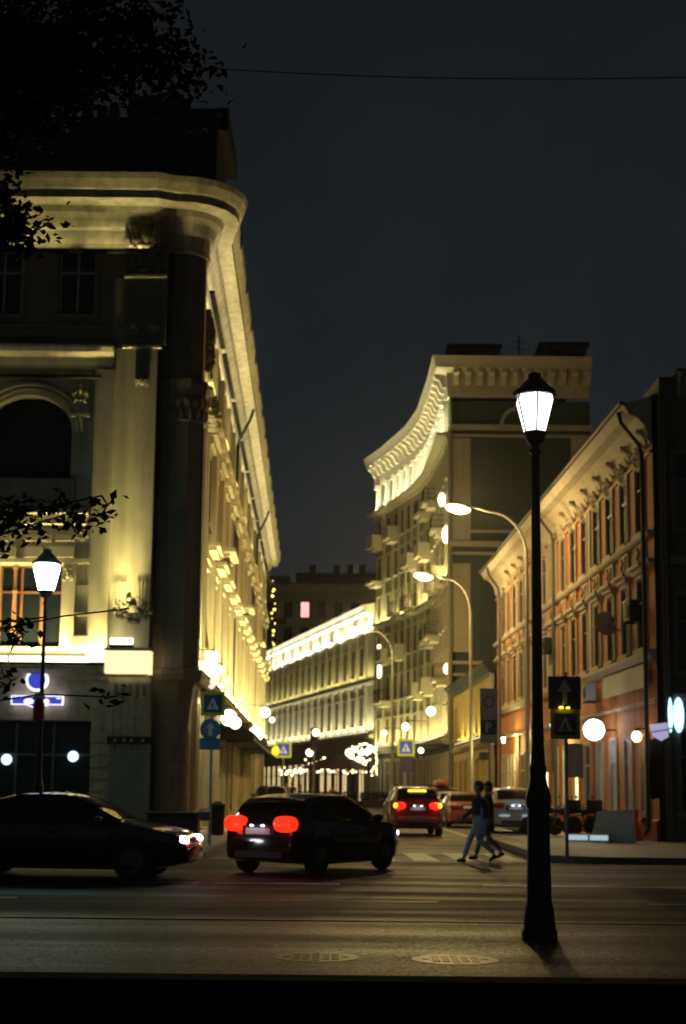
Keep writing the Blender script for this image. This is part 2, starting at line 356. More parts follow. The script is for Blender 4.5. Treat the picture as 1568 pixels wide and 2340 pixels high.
# cross street and side street
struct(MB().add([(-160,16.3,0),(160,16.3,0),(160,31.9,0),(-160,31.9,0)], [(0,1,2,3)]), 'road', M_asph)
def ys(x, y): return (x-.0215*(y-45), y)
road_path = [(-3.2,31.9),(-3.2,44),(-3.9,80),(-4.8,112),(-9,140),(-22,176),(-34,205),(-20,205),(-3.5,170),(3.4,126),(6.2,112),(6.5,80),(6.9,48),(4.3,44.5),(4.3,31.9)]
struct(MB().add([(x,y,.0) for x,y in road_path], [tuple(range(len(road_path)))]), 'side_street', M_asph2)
KH = .13
def pavement(name, pts, m, z=KH, kerb=None, label=None):
    o = struct(MB().poly(pts, -.16, z), name, m, label)
    return o
def arc(cx, cy, r, a0, a1, n=6): return [(cx+r*math.cos(R(a0+(a1-a0)*k/n)), cy+r*math.sin(R(a0+(a1-a0)*k/n))) for k in range(n+1)]
Kw = .16
# near pavement
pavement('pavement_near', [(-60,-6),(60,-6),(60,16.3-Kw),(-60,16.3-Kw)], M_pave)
# left corner pavement
Lp = [(-60,31.2)]+arc(-4.4,32.6,1.4,-90,0)+[(-3.0,44),(-3.75,80),(-4.65,112),(-8.8,140),(-21,174),(-60,190)]
Rp = [(60,31.9)]+[(60,205),(-18,203),(-3.2,169),(3.6,125.5),(6.4,111.5),(6.7,80),(7.1,48.2),(4.5,44.6)]+[(4.5,34)]+arc(5.9,33.3,1.4,180,270)
def kerb_line(name, pts, inner):
    # granite kerb stones along an edge: each stone a piece, the far ones joined
    root = tag(bpy.data.objects.new(name, None), kind='structure'); col.objects.link(root); setp(root, None)
    rest = MB(); n = 0
    for i in range(len(pts)-1):
        a = Vector((*pts[i],0)); b = Vector((*pts[i+1],0)); L = (b-a).length; u = (b-a)/L; nn = Vector((u.y,-u.x,0))*inner
        k = max(1, round(L/1.0))
        for j in range(k):
            p = a+u*(L*j/k+.006); q = a+u*(L*(j+1)/k-.006); m = (p+q)/2
            tgt = MB(); t = rest if (m.y > 62 or abs(m.x) > 14) else tgt
            dz = .004*math.sin(j*12.9898+i*7)
            t.add([tuple(p),tuple(q),tuple(q+nn*Kw),tuple(p+nn*Kw)]+[(v.x,v.y,KH+.012+dz) for v in (p+nn*.02,q+nn*.02,q+nn*Kw,p+nn*Kw)],
                  [(0,1,2,3),(4,5,6,7),(0,1,5,4),(1,2,6,5),(2,3,7,6),(3,0,4,7)])
            if t is tgt: tgt.build('kerb_stone', M_kerb, root)
    if rest.v: tag(rest.build('kerb_stones', M_kerb, root), kind='stuff')
    return root
kerb_line('kerb_near', [(-40,16.3),(40,16.3)], 1)
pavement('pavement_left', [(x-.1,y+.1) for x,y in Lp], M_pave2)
kerb_line('kerb_left', Lp[:-1], -1)
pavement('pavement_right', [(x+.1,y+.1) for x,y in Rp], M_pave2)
kerb_line('kerb_right', Rp[2:]+[Rp[0]], -1)
# markings
mk = tag(bpy.data.objects.new('zebra_crossing', None), kind='structure'); col.objects.link(mk); setp(mk, None)
for k in range(7):
    x = -2.25+k*.98; u = Vector((-.03,1)); MB().add([(x,32.3,.004),(x+.55,32.3,.004),(x+.55-.12,36.0,.004),(x-.12,36.0,.004)], [(0,1,2,3)]).build('stripe', M_paint, mk)
lm = tag(bpy.data.objects.new('lane_markings', None), kind='structure'); col.objects.link(lm); setp(lm, None)
for k in range(-6, 7):
    MB().add([(k*6.0-1.6,20.6,.004),(k*6.0+1.4,20.6,.004),(k*6.0+1.4,20.75,.004),(k*6.0-1.6,20.75,.004)], [(0,1,2,3)]).build('dash', M_paint, lm)
    MB().add([(k*6.0-3.6,24.2,.004),(k*6.0+.0,24.2,.004),(k*6.0+.0,24.34,.004),(k*6.0-3.6,24.34,.004)], [(0,1,2,3)]).build('dash', M_paint, lm)
struct(MB().add([(4.35,45.2,.004),(4.47,45.2,.004),(4.02,66,.004),(3.90,66,.004)], [(0,1,2,3)]), 'parking_line', M_paint)
# ================================================================== ORNATE CORNER BUILDING (left)
FY = 44.0
LB = thing('ornate_corner_building', (-8,46,0), 'tall ornate floodlit cream building with a round stone corner and big arched window', 'building')
X0 = -22.0
FF = frame((X0,FY), (1,0))
def fx(px, py): p = at(px, py, FY); return p.x-X0, p.z
def frect(x0, x1, y0, y1):
    s0 = fx(x0,(y0+y1)/2)[0]; s1 = fx(x1,(y0+y1)/2)[0]; za = fx((x0+x1)/2,y1)[1]; zb = fx((x0+x1)/2,y0)[1]; return s0, s1, za, zb
SLF0 = Vector((-4.93,45.9)); SLEN = 73.0
SF = frame(SLF0, US)
def sl(s, d=0.0):                      # plan point on the street facade
    n = Vector((US.y,-US.x)); return (SLF0.x+US.x*s+n.x*d, SLF0.y+US.y*s+n.y*d)
ZL, ZB, ZC = 5.22, 15.35, 20.85
SW = X0+22.0
sE = -6.05-X0                          # front wall ends at the corner drum
shop = frect(-62,205,1645,1900); shop = (shop[0],shop[1],.35,shop[3])
bay = frect(-5,140,1290,1478); arch = frect(-33,163,905,1166); u1 = frect(135,218,570,720); u2 = frect(-34,49,570,720)
pit = 4.4
ops = [shop, bay, arch, u1, u2]
for k in (1,2):                        # the facade goes on beyond the picture
    ops += [(o[0]-pit*k, o[1]-pit*k, o[2], o[3]) for o in (bay,arch,u1,u2)]
ops += [(shop[0]-5.0,shop[0]-1.0,.35,shop[3])]
lo = MB(FF); wall(lo, 0, sE, 0, ZL, [o for o in ops if o[3] < ZL], .5); lo.build('ground_floor_wall', M_creamD, LB)
mi = MB(FF); wall(mi, 0, sE, ZL, ZB, [o for o in ops if ZL < o[3] < ZB], .45); mi.build('main_wall', M_cream, LB)
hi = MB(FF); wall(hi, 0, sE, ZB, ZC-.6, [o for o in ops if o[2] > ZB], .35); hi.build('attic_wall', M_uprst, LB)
# corner drum
DC = (-5.28, 45.0); DR = .80
def drum(z0, z1, r, name, m): MB().lathe([(r,z0),(r,z1)], 8, (*DC,0), R(22.5)).build(name, m, LB)
drum(ZL-.1, ZB-1.2, DR-.02, 'corner_drum', M_dkst); DL = (DC[0]-.12, DC[1]); DQ = .64
MB().lathe([(DQ-.04,0),(DQ-.04,3.1),(DQ,3.5),(DQ+.06,4.1),(DR,4.7),(DR+.06,ZL-.4)], 8, (*DL,0), R(22.5)).build('corner_core', M_dkst, LB); drum(ZB-1.2, ZC-.4, DR-.08, 'corner_drum', M_dkst)
blk = {}
for row in range(6):                   # rusticated blocks of the corner drum
    z0 = .35+row*.5
    for j in range(10):
        a0 = (j+.5*(row%2))*36-180; pts = [(DL[0]+r*math.cos(R(a)), DL[1]+r*math.sin(R(a))) for r, aa in ((DQ, (a0+.9, a0+12, a0+24, a0+35.1)), (DQ-.12, (a0+35.1,a0+24,a0+12,a0+.9))) for a in aa]
        mid = math.cos(R(a0+18-(-75)))
        if mid > -.15: MB().poly(pts, z0+.015, z0+.485).build('rustic_block', M_dkst, LB)
MB().lathe([(DQ+.12,0),(DQ+.12,.28),(DQ+.03,.34)], 40, (*DL,0)).build('drum_base', M_dkst, LB, True)
capm = MB().lathe([(DR-.05,ZB-2.2),(DR+.02,ZB-2.15),(DR-.02,ZB-2.05),(DR+.02,ZB-1.35),(DR+.10,ZB-1.0),(DR+.10,ZB-.85),(DR+.1,ZB-.8)], 8, (*DC,0), R(22.5))
for j in range(9):
    a = R(-165+j*20)
    for zz, rr in ((ZB-1.9,.10),(ZB-1.5,.13)): capm.ball((DC[0]+(DR-.03)*math.cos(a+(.17 if rr > .11 else 0)), DC[1]+(DR-.03)*math.sin(a+(.17 if rr > .11 else 0)), zz), rr*.8, rr*.8, .22, 7, 5)
capm.build('capital', M_dkst, LB, True)
for k in range(4):                      # edge beads of the corner pier
    a = R(-157.5+k*45); r = DR-.02; MB().tube([(DC[0]+r*math.cos(a),DC[1]+r*math.sin(a),6.2),(DC[0]+r*math.cos(a),DC[1]+r*math.sin(a),ZB-2.3)], .035, 6).build('fillet', M_dkst, LB)
# ledge, entablature, cornice sweeps along front, drum and street
path = [(X0,FY),(-6.3,FY)]+arc(*DC, DR, -115, 0, 7)+[sl(1.2),sl(SLEN)]
pathw = [(X0,FY),(-6.25,FY)]+arc(DC[0],DC[1],DR*.9,-110,0,6)+[sl(1.0),sl(SLEN)]
MB().sweep([(0,ZL-.42),(.10,ZL-.42),(.14,ZL-.30),(.30,ZL-.22),(.58,ZL-.10),(.58,ZL),(.0,ZL+.02)], [(X0,FY),(-6.0,FY)]).build('ledge', M_creamD, LB)
MB().sweep([(0,ZL-.42),(.10,ZL-.42),(.14,ZL-.30),(.30,ZL-.22),(.42,ZL-.10),(.42,ZL),(.0,ZL+.02)], [sl(.9),sl(SLEN)]).build('ledge', M_creamD, LB)
MB().lathe([(DR+.02,ZL-.42),(DR+.08,ZL-.34),(DR+.14,ZL-.16),(DR+.14,ZL-.02),(DR,ZL+.03)], 8, (*DC,0), R(22.5)).build('drum_ledge', M_dkst, LB)
MB().sweep([(0,ZB-.75),(.10,ZB-.75),(.12,ZB-.5),(.22,ZB-.46),(.22,ZB-.3),(.45,ZB-.16),(.50,ZB-.02),(.50,ZB+.06),(0,ZB+.1)], [(X0,FY),(-7.35,FY)]).build('entablature', M_cream, LB)
MB().sweep([(0,ZB-.6),(.2,ZB-.55),(.24,ZB-.2),(.38,ZB-.1),(.38,ZB),(0,ZB+.05)], [sl(2.0),sl(SLEN)]).build('entablature', M_cream, LB)
corn = [(0,ZC-2.12),(.07,ZC-2.12),(.07,ZC-2.0),(.04,ZC-1.96),(.06,ZC-1.5),(.16,ZC-1.42),(.28,ZC-1.15),(.42,ZC-1.0),(.50,ZC-.82),(.98,ZC-.76),(.98,ZC-.5),(1.06,ZC-.46),(1.2,ZC-.2),(1.25,ZC-.02),(1.05,ZC+.0),(0,ZC+.25)]
MB().sweep(corn, pathw).build('cornice', M_creamD, LB)
for k in range(16):
    p = sl(2+k*4.6, 1.24); MB().box(p[0]-.02,p[0]+.05,p[1]-.03,p[1]+.03,ZC-.5,ZC+.12).build('gutter_bracket', M_roof, LB)
roofp = [(X0,FY+.4),(-6.2,FY+.4),(-5.4,46.2),sl(2,-.6),sl(SLEN,-.4),sl(SLEN,-14),(X0,58)]
MB().poly(roofp, ZC+.0, ZC+.4).build('roof', M_roof, LB)
# attic parapet, turret and roof blocks
def plank(x0, x1, y0, y1, d0, d1, name, m):
    a = at(x0,(y0+y1)/2,d0); b = at(x1,(y0+y1)/2,d0); z1 = at((x0+x1)/2,y0,d0).z; z0 = at((x0+x1)/2,y1,d0).z
    return MB().box(a.x,b.x,d0,d1,max(z0,ZC+.2),z1).build(name, m, LB)
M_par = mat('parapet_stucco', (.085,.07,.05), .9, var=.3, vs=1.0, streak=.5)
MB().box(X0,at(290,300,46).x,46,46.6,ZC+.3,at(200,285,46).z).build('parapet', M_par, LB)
MB().box(X0,at(300,300,46).x+.1,45.9,46.7,at(200,285,46).z,at(200,270,46).z).build('parapet_coping', M_roof, LB)
MB().box(at(292,300,45.6).x,at(497,300,45.6).x,45.6,49.5,ZC+.3,at(400,262,45.6).z).build('roof_block', M_roof, LB)
MB().box(at(288,300,45.5).x,at(503,300,45.5).x,45.5,49.7,at(400,262,45.6).z,at(400,250,45.6).z).build('roof_block_cornice', M_roof, LB)
a = at(296,240,45.7); b = at(424,240,45.7); zt = at(360,207,45.7).z; zb_ = at(360,252,45.7).z
MB().loft([[(a.x-.1,45.7,zb_),(b.x+.25,45.7,zb_),(b.x+.25,48.4,zb_),(a.x-.1,48.4,zb_)],[(a.x+.05,45.8,zt-.15),(b.x-.15,45.8,zt-.05),(b.x-.15,48.2,zt-.05),(a.x+.05,48.2,zt-.15)]]).build('roof_turret', M_roof, LB)
for px in (200,235,262): 
    p = at(px,262,46.3); MB().box(p.x-.16,p.x+.16,46.1,46.5,p.z-.6,p.z+.25).build('chimney', M_roof, LB)
MB().box(at(497,275,46).x,at(522,275,46).x,46,50,at(505,298,46).z,at(505,246,46).z).build('roof_overhang', M_blackm, LB)
# --- shop front
w_ = shop[1]-shop[0]
sh = window(FF, LB, (shop[0]+shop[1])/2, shop[2], w_, shop[3]-shop[2], M_grey, .42, (2,1), None, None, False); sh.name = 'shop_front'
for px, py in ((10,1735),(163,1728)):
    s, z = fx(px, py); l = MB(FF).ball((s,.30,z), .17, .10, .17, 10, 7).build('shop_lamp', M_litcool, LB, True)
window(FF, LB, shop[0]-3.0, .35, 4.0, shop[3]-.35, M_grey, .42, (2,1), None, None, False)
# quoin blocks beside the shop front
for k in range(7):
    s0, s1, za, zb = frect(207,246,1672+k*28,1697+k*28); MB(FF).fb(s0,s1,max(za,.1),zb,0,.09).build('rustic_block', M_creamD, LB)
# --- pedestal pilaster of the ground floor (fluted upper half, dark band with studs, smooth base)
s0, s1, za, zb = frect(250,347,1550,1683)
MB(FF).fb(s0,s1,0,zb,0,.32).build('pedestal', M_creamD, LB)
for k in range(6):
    a = s0+(s1-s0)*(k+.15)/6; MB(FF).fb(a,a+(s1-s0)*.115,za+.04,zb-.12,.32,.37).build('flute_strip', M_creamD, LB)
    if k < 5:
        MB(FF).fb(a+.17,a+.27,zb-.55-.12*(k%2),zb-.2,.32,.44).build('tassel', M_dkst, LB)
s0b, s1b, za2, zb2 = frect(249,348,1684,1702)
MB(FF).fb(s0b,s1b,za2,zb2,.322,.40).build('stud_band', M_blackm, LB)
for k, px in enumerate((268,289,305,331)):
    s, z = fx(px,1693); MB(FF).ball((s,-.42,z), .055, .04, .055, 8, 5).build('stud', M_creamD, LB, True)
s0c, s1c, za3, zb3 = frect(252,345,1706,1868)
MB(FF).fb(s0c,s1c,.2,zb3,.322,.38).build('pedestal_panel', mat('grey_stone', (.20,.20,.19), .8, var=.2, vs=2), LB)
for k in range(5):
    a = s0c+(s1c-s0c)*(k+.5)/5; MB(FF).ball((a,-.385,zb3-.02), .1,.03,.12,8,5).build('scallop', M_dkst, LB, True)
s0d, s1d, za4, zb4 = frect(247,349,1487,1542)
MB(FF).fb(s0d,s1d,za4,zb4-.06,0,.62).build('pedestal_cap', mat('pedestal_cap_glow', (.8,.75,.55), .5, emit=(1.0,.84,.44), es=1.25), LB)  # cap glows by itself in place of lamp light falling on the stone
MB(FF).fb(s0d-.05,s1d+.05,zb4-.06,zb4+.03,0,.68).build('pedestal_cap_slab', M_cream, LB)
# --- giant pilaster and strips
s0, s1, za, zb = frect(258,352,800,1470); PZ = zb
MB(FF).fb(s0,s1,zb4+.03,zb,0,.22).build('giant_pilaster', M_cream, LB)
s0e, s1e, _, _ = frect(208,254,1100,1480)
MB(FF).fb(s0e,s1e,ZL+.05,ZB-.7,0,.30).build('pilaster_strip', M_cream, LB)
gm = MB(FF); q = fx(306,1405); relief(gm, (q[0],-.22,q[1]+.1), 1.15, .8, .045, 3, 44); gm.build('garland_relief', M_dkst, LB, True)
for px in (276,330):
    for j in range(4):
        a, z0 = fx(px-14+j*8,1372)[0], fx(px,1388)[1]; MB(FF).fb(a,a+.055,z0,fx(px,1332)[1],.22,.26).build('flute_strip', M_creamD, LB)
s0f, s1f, za, zb = frect(313,343,805,880)
MB(FF).fb(s0f,s1f,za,zb,.22,.32).build('drop_ornament', M_dkst, LB)
dm = MB(FF); relief(dm, ((s0f+s1f)/2,-.3,za-.02), .4, .3, .12, 5, 10); dm.build('drop_tassel', M_creamD, LB, True)
# --- bay window of the first floor: timber frame
bw = bay[1]-bay[0]; bh = bay[3]-bay[2]
window(FF, LB, (bay[0]+bay[1])/2, bay[2], bw, bh, M_wood, .30, (2,1), None, None, False)
for k in (1,2): window(FF, LB, (bay[0]+bay[1])/2-pit*k, bay[2], bw, bh, M_wood, .30, (2,1), None, None, False)
for px in (30,98):                     # turned timber colonnettes in front of the window
    s, z = fx(px,1400); MB(FF).lathe([(.05,bay[2]),(.085,bay[2]+.5),(.075,bay[2]+.9),(.06,bay[2]+1.7),(.09,bay[2]+1.75),(.05,bay[2]+1.85),(.05,bay[3]-.2),(.085,bay[3]-.12),(.085,bay[3])], 10, (s,.12,0)).build('colonnette', M_wood, LB, True)
# moulded blocks between window and balcony (stepped bright courses)
def fpart(name, x0, x1, y0, y1, d0, d1, m=None):
    s0, s1, za, zb = frect(x0,x1,y0,y1); return MB(FF).fb(s0,s1,za,zb,d0,d1).build(name, m or M_cream, LB)
fpart('window_cornice', -60, 214, 1278, 1288, 0, .20)
fpart('balcony_slab', -60, 206, 1172, 1182, 0, .75); fpart('balcony_moulding', -60, 202, 1183, 1203, 0, .55)
fpart('lintel_course', -60, 174, 1240, 1276, 0, .14); fpart('frieze_panel', 174, 205, 1205, 1240, 0, .12)
for x0, x1 in ((62,122),(132,172),(-40,36)): fpart('stepped_block', x0, x1, 1226, 1240, .1, .33)
for x0, x1 in ((60,100),(112,172),(-30,40)): fpart('keystone_block', x0, x1, 1252, 1276, .14, .27)
rm = MB(FF); q = fx(190,1222); relief(rm, (q[0],-.12,q[1]), .42, .42, .1, 8, 16); rm.build('rosette_relief', M_creamD, LB, True)
for k in range(5):                      # fluted panel
    fpart('flute_strip', 174+k*6.5, 177.5+k*6.5, 1290, 1334, 0, .07)
fpart('side_pier', 142, 172, 1290, 1480, 0, .16); fpart('side_pier_base', 166, 206, 1456, 1492, 0, .42)
fpart('pier_band', 170, 206, 1338, 1400, 0, .10); fpart('pier_moulding', 168, 206, 1402, 1408, 0, .22)
q = fx(157,1315); pm = MB(FF); relief(pm, (q[0],-.16,q[1]), .3, .5, .1, 9, 12); pm.build('pier_relief', M_creamD, LB, True)
# --- arched loggia
ac = (arch[0]+arch[1])/2; ar = (arch[1]-arch[0])/2; rise = 1.15; zs = arch[3]-rise
def arcp(r, rz, n=18): return [(ac+r*math.cos(math.pi*k/n), zs+rz*math.sin(math.pi*k/n)) for k in range(n+1)]
for kk in (0,1,2):
    off = -pit*kk; sp = MB(FF @ Matrix.Translation((off,0,0)))
    ap = arcp(ar, rise)
    for sgn in (0, 1):
        half = ap[:10] if sgn == 0 else ap[9:]
        c0 = (arch[1] if sgn == 0 else arch[0], arch[3])
        for i in range(len(half)-1):
            tri = [c0, half[i], half[i+1]]
            sp.add([(p[0],0,p[1]) for p in tri]+[(p[0],.3,p[1]) for p in tri], [(0,1,2),(3,5,4),(1,4,5,2)])
    sp.build('arch_spandrel', M_cream, LB)
    for r0, r1, d in ((0.02,.13,.10),(.16,.24,.16),(.30,.40,.24)):
        A = arcp(ar+r0, rise+r0); B = arcp(ar+r1, rise+r1); am = MB(FF @ Matrix.Translation((off,0,0)))
        rings = [[(A[i][0],0,A[i][1]),(B[i][0],0,B[i][1]),(B[i][0],-d,B[i][1]),(A[i][0],-d,A[i][1])] for i in range(19)]
        am.loft(rings, True).build('archivolt', M_cream, LB)
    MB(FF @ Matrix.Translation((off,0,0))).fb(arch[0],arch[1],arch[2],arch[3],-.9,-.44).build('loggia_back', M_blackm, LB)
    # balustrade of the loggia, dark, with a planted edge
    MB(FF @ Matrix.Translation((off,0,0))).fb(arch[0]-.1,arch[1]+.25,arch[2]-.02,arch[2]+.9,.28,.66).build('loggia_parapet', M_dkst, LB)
fpart('pier_capital', 166, 206, 868, 945, 0, .16); fpart('pier_line', 164, 208, 949, 955, 0, .26)
cm = MB(FF); q = fx(186,905); relief(cm, (q[0],-.16,q[1]), .5, .8, .12, 12, 18); cm.build('capital_relief', M_creamD, LB, True)
for k in range(4): fpart('flute_strip', 170+k*8, 175+k*8, 985, 1040, 0, .06)
fpart('inner_moulding', -60, 212, 855, 861, 0, .26)
# --- attic storey: windows, panels, cartouche
for o in (u1, u2): window(FF, LB, (o[0]+o[1])/2, o[2], o[1]-o[0], o[3]-o[2], M_wfr, .25, (1,1), (.14,.06), M_uprst, True)
for k in (1,2):
    for o in (u1,u2): window(FF, LB, (o[0]+o[1])/2-pit*k, o[2], o[1]-o[0], o[3]-o[2], M_wfr, .25, (1,1), (.14,.06), M_uprst, True)
fpart('attic_pilaster', 286, 385, 480, 790, 0, .22, M_dkst)
cm = MB(FF); q = fx(338,555); relief(cm, (q[0],-.22,q[1]), 1.15, 1.7, .12, 21, 46); cm.build('cartouche', M_dkst, LB, True)
fpart('cartouche_ledge', 288, 384, 637, 643, .22, .42, M_creamD)
cm = MB(FF); q = fx(332,628); relief(cm, (q[0],-.24,q[1]), .95, .22, .14, 22, 14); cm.build('egg_relief', M_creamD, LB, True)
for px in (308,352):
    cm = MB(FF); q = fx(px,757); relief(cm, (q[0],-.22,q[1]), .42, .36, .12, px, 12); cm.build('rosette', M_creamD, LB, True)
fpart('attic_strip', 262, 284, 640, 840, 0, .18, M_uprst)
fpart('pilaster_head', 284, 372, 796, 802, 0, .36, M_creamD)
fpart('sill_course', -60, 262, 742, 750, 0, .10, M_uprst)
# --- floodlights of the front
def fixture(F, s, z, d, w, watts, aim=(0,.25,1), color=FLOOD, root=None, lens=True, spread=120, hz=.07):
    """a linear floodlight: housing, lens and its light; aim in facade axes (y into the wall)"""
    root = root or LB
    h = MB(F).box(s-w/2, s+w/2, -d-.09, -d+.09, z-.06, z+.02).build('floodlight', M_blackm, root)
    if lens: MB(F).box(s-w/2+.02, s+w/2-.02, -d-.06, -d+.06, z+.022, z+.02+hz*.4).build('lens', M_led, h)
    R3 = F.to_3x3(); zl_ = z+.02+max(hz*.4,.06)+.03; p0 = F @ Vector((s-w/2+.02,-d,zl_)); p1 = F @ Vector((s+w/2-.02,-d,zl_))
    strip_light('floodlight_beam', p0, p1, R3 @ Vector(aim), watts, .1, h, color, spread); return h
s_a = fx(0,1495)[0]
for k in range(3): fixture(FF, s_a-4.05+k*2.95, ZL+.08, .46, 2.9, 260, (0,.08,1), hz=.45, spread=150)
fixture(FF, fx(226,1490)[0]+.1, ZL+.09, .52, .6, 26, (0,.10,1), spread=46)
fixture(FF, fx(284,1480)[0], zb4+.11, .55, .72, 48, (0,.05,1), spread=36, hz=.5)
for k in range(5): fixture(FF, 4.2+k*2.6, ZC-2.28, .34, 2.2, 9, (0,.10,1), lens=False, spread=150)
fixture(FF, fx(60,860)[0], ZB-1.0, .55, 5.0, 2, (0,.1,1), lens=False)
M_lshop = mat('warm_shop_window', (.8,.65,.35), .5, emit=(1.0,.74,.34), es=.9)
# --- street facade
bays = [5.2+k*4.35 for k in range(15)]
og, om, oh = [], [], []
for i, s in enumerate(bays):
    og.append((s-1.35,s+1.35,.3,4.0)); om += [(s-.8,s+.8,6.5,9.4),(s-.75,s+.75,11.0,13.6)]; oh.append((s-.7,s+.7,16.3,18.5))
g = MB(SF); wall(g, 0, SLEN, 0, ZL, og, .4); g.build('street_ground_wall', M_creamD, LB)
g = MB(SF); wall(g, 0, SLEN, ZL, ZB, om, .35); g.build('street_main_wall', M_cream, LB)
g = MB(SF); wall(g, 0, SLEN, ZB, ZC-.6, oh, .3); g.build('street_attic_wall', M_cream, LB)
hood = mesh_of(MB().fb(-1.15,1.15,.42,.56,0,.62).fb(-1.05,1.05,.28,.42,0,.5).fb(-.95,.95,.0,.28,0,.22), 'window_hood', M_cream)
hood2 = mesh_of(MB().fb(-1.1,1.1,.3,.42,0,.45).fb(-.95,.95,.0,.3,0,.3), 'window_hood', M_cream)
pil = mesh_of(MB().fb(-.36,.36,ZL+.1,ZB-1.0,0,.26).fb(-.44,.44,ZL+.02,ZL+.5,0,.34).fb(-.46,.46,ZB-1.0,ZB-.62,0,.4), 'pilaster', M_cream)
gp = mesh_of(MB().fb(-.42,.42,.05,ZL-.45,0,.2).fb(-.5,.5,.05,.55,0,.27).fb(-.2,.2,.8,ZL-.9,.2,.26), 'shop_pier', M_cream)
ap = mesh_of(MB().fb(-.3,.3,ZB+.1,ZC-2.55,0,.18), 'attic_pilaster', M_cream)
slab = mesh_of(MB().fb(-1.5,1.5,-.16,0,0,.95), 'balcony', M_creamD)
brk = mesh_of(MB().plate([(-.0,0),(-.75,0),(-.7,-.12),(-.25,-.3),(-.0,-.75)], -.09, .09), 'balcony_bracket', M_creamD)
rail = MB().fb(-1.45,1.45,.88,.93,.86,.91).fb(-1.45,1.45,.06,.10,.86,.91)
for k in range(15): rail.fb(-1.43+k*.2,-1.40+k*.2,.1,.88,.87,.90)
rail = mesh_of(rail, 'railing', M_black)
rot90 = Matrix.Rotation(R(90),4,'Z')
for i, s in enumerate(bays):
    o = window(SF, LB, s, .3, 2.7, 3.7, M_wood if i % 3 else M_grey, .06, (1,1), None, None, False, M_lshop if i in (4,5,7,8,10,11,12,14) else None)
    window(SF, LB, s, 6.5, 1.6, 2.9, M_wfr, .28, (1,1), (.22,.14), M_cream, True); inst(hood, 'window_hood', LB, SF @ Matrix.Translation((s,0,9.65)))
    window(SF, LB, s, 11.0, 1.5, 2.6, M_wfr, .28, (1,1), (.2,.12), M_cream, True); inst(hood2, 'window_hood', LB, SF @ Matrix.Translation((s,0,13.85)))
    window(SF, LB, s, 16.3, 1.4, 2.2, M_wfr, .24, (1,1), (.16,.08), M_cream, True)
    inst(pil, 'pilaster', LB, SF @ Matrix.Translation((s+2.17,0,0))); inst(gp, 'shop_pier', LB, SF @ Matrix.Translation((s+2.17,0,0))); inst(ap, 'attic_pilaster', LB, SF @ Matrix.Translation((s+2.17,0,0)))
    if i % 4 == 1:
        b = inst(slab, 'balcony', LB, SF @ Matrix.Translation((s,0,10.7)))
        inst(rail, 'railing', b, SF @ Matrix.Translation((s,0,10.7)))
        for q in (-1.1,1.1): inst(brk, 'balcony_bracket', b, SF @ Matrix.Translation((s+q,0,10.54)) @ rot90)
for s in (1.6, 2.75): inst(pil, 'pilaster', LB, SF @ Matrix.Translation((s,0,0))); inst(gp, 'shop_pier', LB, SF @ Matrix.Translation((s,0,0)))
cm = MB(SF); relief(cm, (2.2,-.12,17.0), 1.5, 2.2, .24, 31, 40); cm.build('cartouche', M_dkst, LB, True)
cm = MB(SF); relief(cm, (2.2,-.3,14.4), 1.4, 1.0, .3, 32, 30); cm.build('capital_relief', M_creamD, LB, True)
for s in (22.5, 48.6):                  # drainpipes
    pp = MB(SF); pp.tube([(s,-.9,ZC-.8),(s,-.75,ZC-1.3),(s,-.2,ZC-2.4),(s,-.17,ZC-3),(s,-.17,.4)], .075, 8).build('drainpipe', M_roof, LB, True)
for k in range(10): fixture(SF, 3.2+k*7.0, ZL+.10, .34, 6.4, 560, (0,.10,1), spread=110)
for k in range(10): fixture(SF, 3.2+k*7.0, ZC-2.75, .42, 6.2, 62, (0,.05,1), lens=False, spread=160, color=FLOODW)
for k in range(8): fixture(SF, 5.2+k*8.7, ZB+.12, .3, 3.0, 40, (0,.15,1), lens=False, spread=150)
for k in range(5):                      # downlights added under the ledge to brighten the shop piers
    h = MB(SF).box(1.0+k*7.0, 6.6+k*7.0, -.46, -.30, ZL-.56, ZL-.44).build('added_downlight', M_blackm, LB)
    strip_light('added_downlight_beam', SF @ Vector((1.1+k*7.0,-.38,ZL-.60)), SF @ Vector((6.5+k*7.0,-.38,ZL-.60)), SF.to_3x3() @ Vector((0,.10,-1)), 46, .1, h, FLOODW, 120)
# end wall of the street facade
p0, p1 = sl(SLEN), sl(SLEN,-14)
MB().add([(p0[0],p0[1],0),(p1[0],p1[1],0),(p1[0],p1[1],ZC),(p0[0],p0[1],ZC)], [(0,1,2,3)]).build('end_wall', M_uprst, LB)
# ================================================================== ORANGE BUILDING (right)
OU = (Vector((9.35,42.2))-Vector((8.40,77.0))).normalized(); OF0 = Vector((8.40,77.0)); OL = (Vector((9.35,42.2))-OF0).length
M_brfr = mat('brown_window_frame', (.14,.10,.07), .6, var=.2)
M_frost = mat('frosted_glass', (.42,.47,.50), .35, var=.15, vs=2)
M_shopwin = mat('lit_shop_window', (.8,.7,.4), .5, emit=(1.0,.80,.38), es=2.0)
OB = thing('orange_building', (10,60,0), 'three storey orange stucco building with cream ornament and a drainpipe at its corner', 'building')
OFr = frame(OF0, OU); OZ = 13.3
def onp(px, py):                        # photo point -> (s, z) on the orange street wall
    a, b = ray(px, py); n = Vector((OU.y,-OU.x)); d = n.dot(OF0)/(n.x*a+n.y); P = Vector((a*d,d)); return (P-OF0).dot(OU), EYE+b*d
wins = [OL-1.55-2.2*k for k in range(15)]
ops = []
for s in wins: ops += [(s-.5,s+.5,9.55,11.65),(s-.5,s+.5,5.95,8.1)]
for k, s in enumerate(wins): ops.append((s-.5,s+.5,.95,3.25))
m = MB(OFr); wall(m, 0, OL, 0, OZ-.5, ops, .25); m.build('street_wall', M_orange, OB)
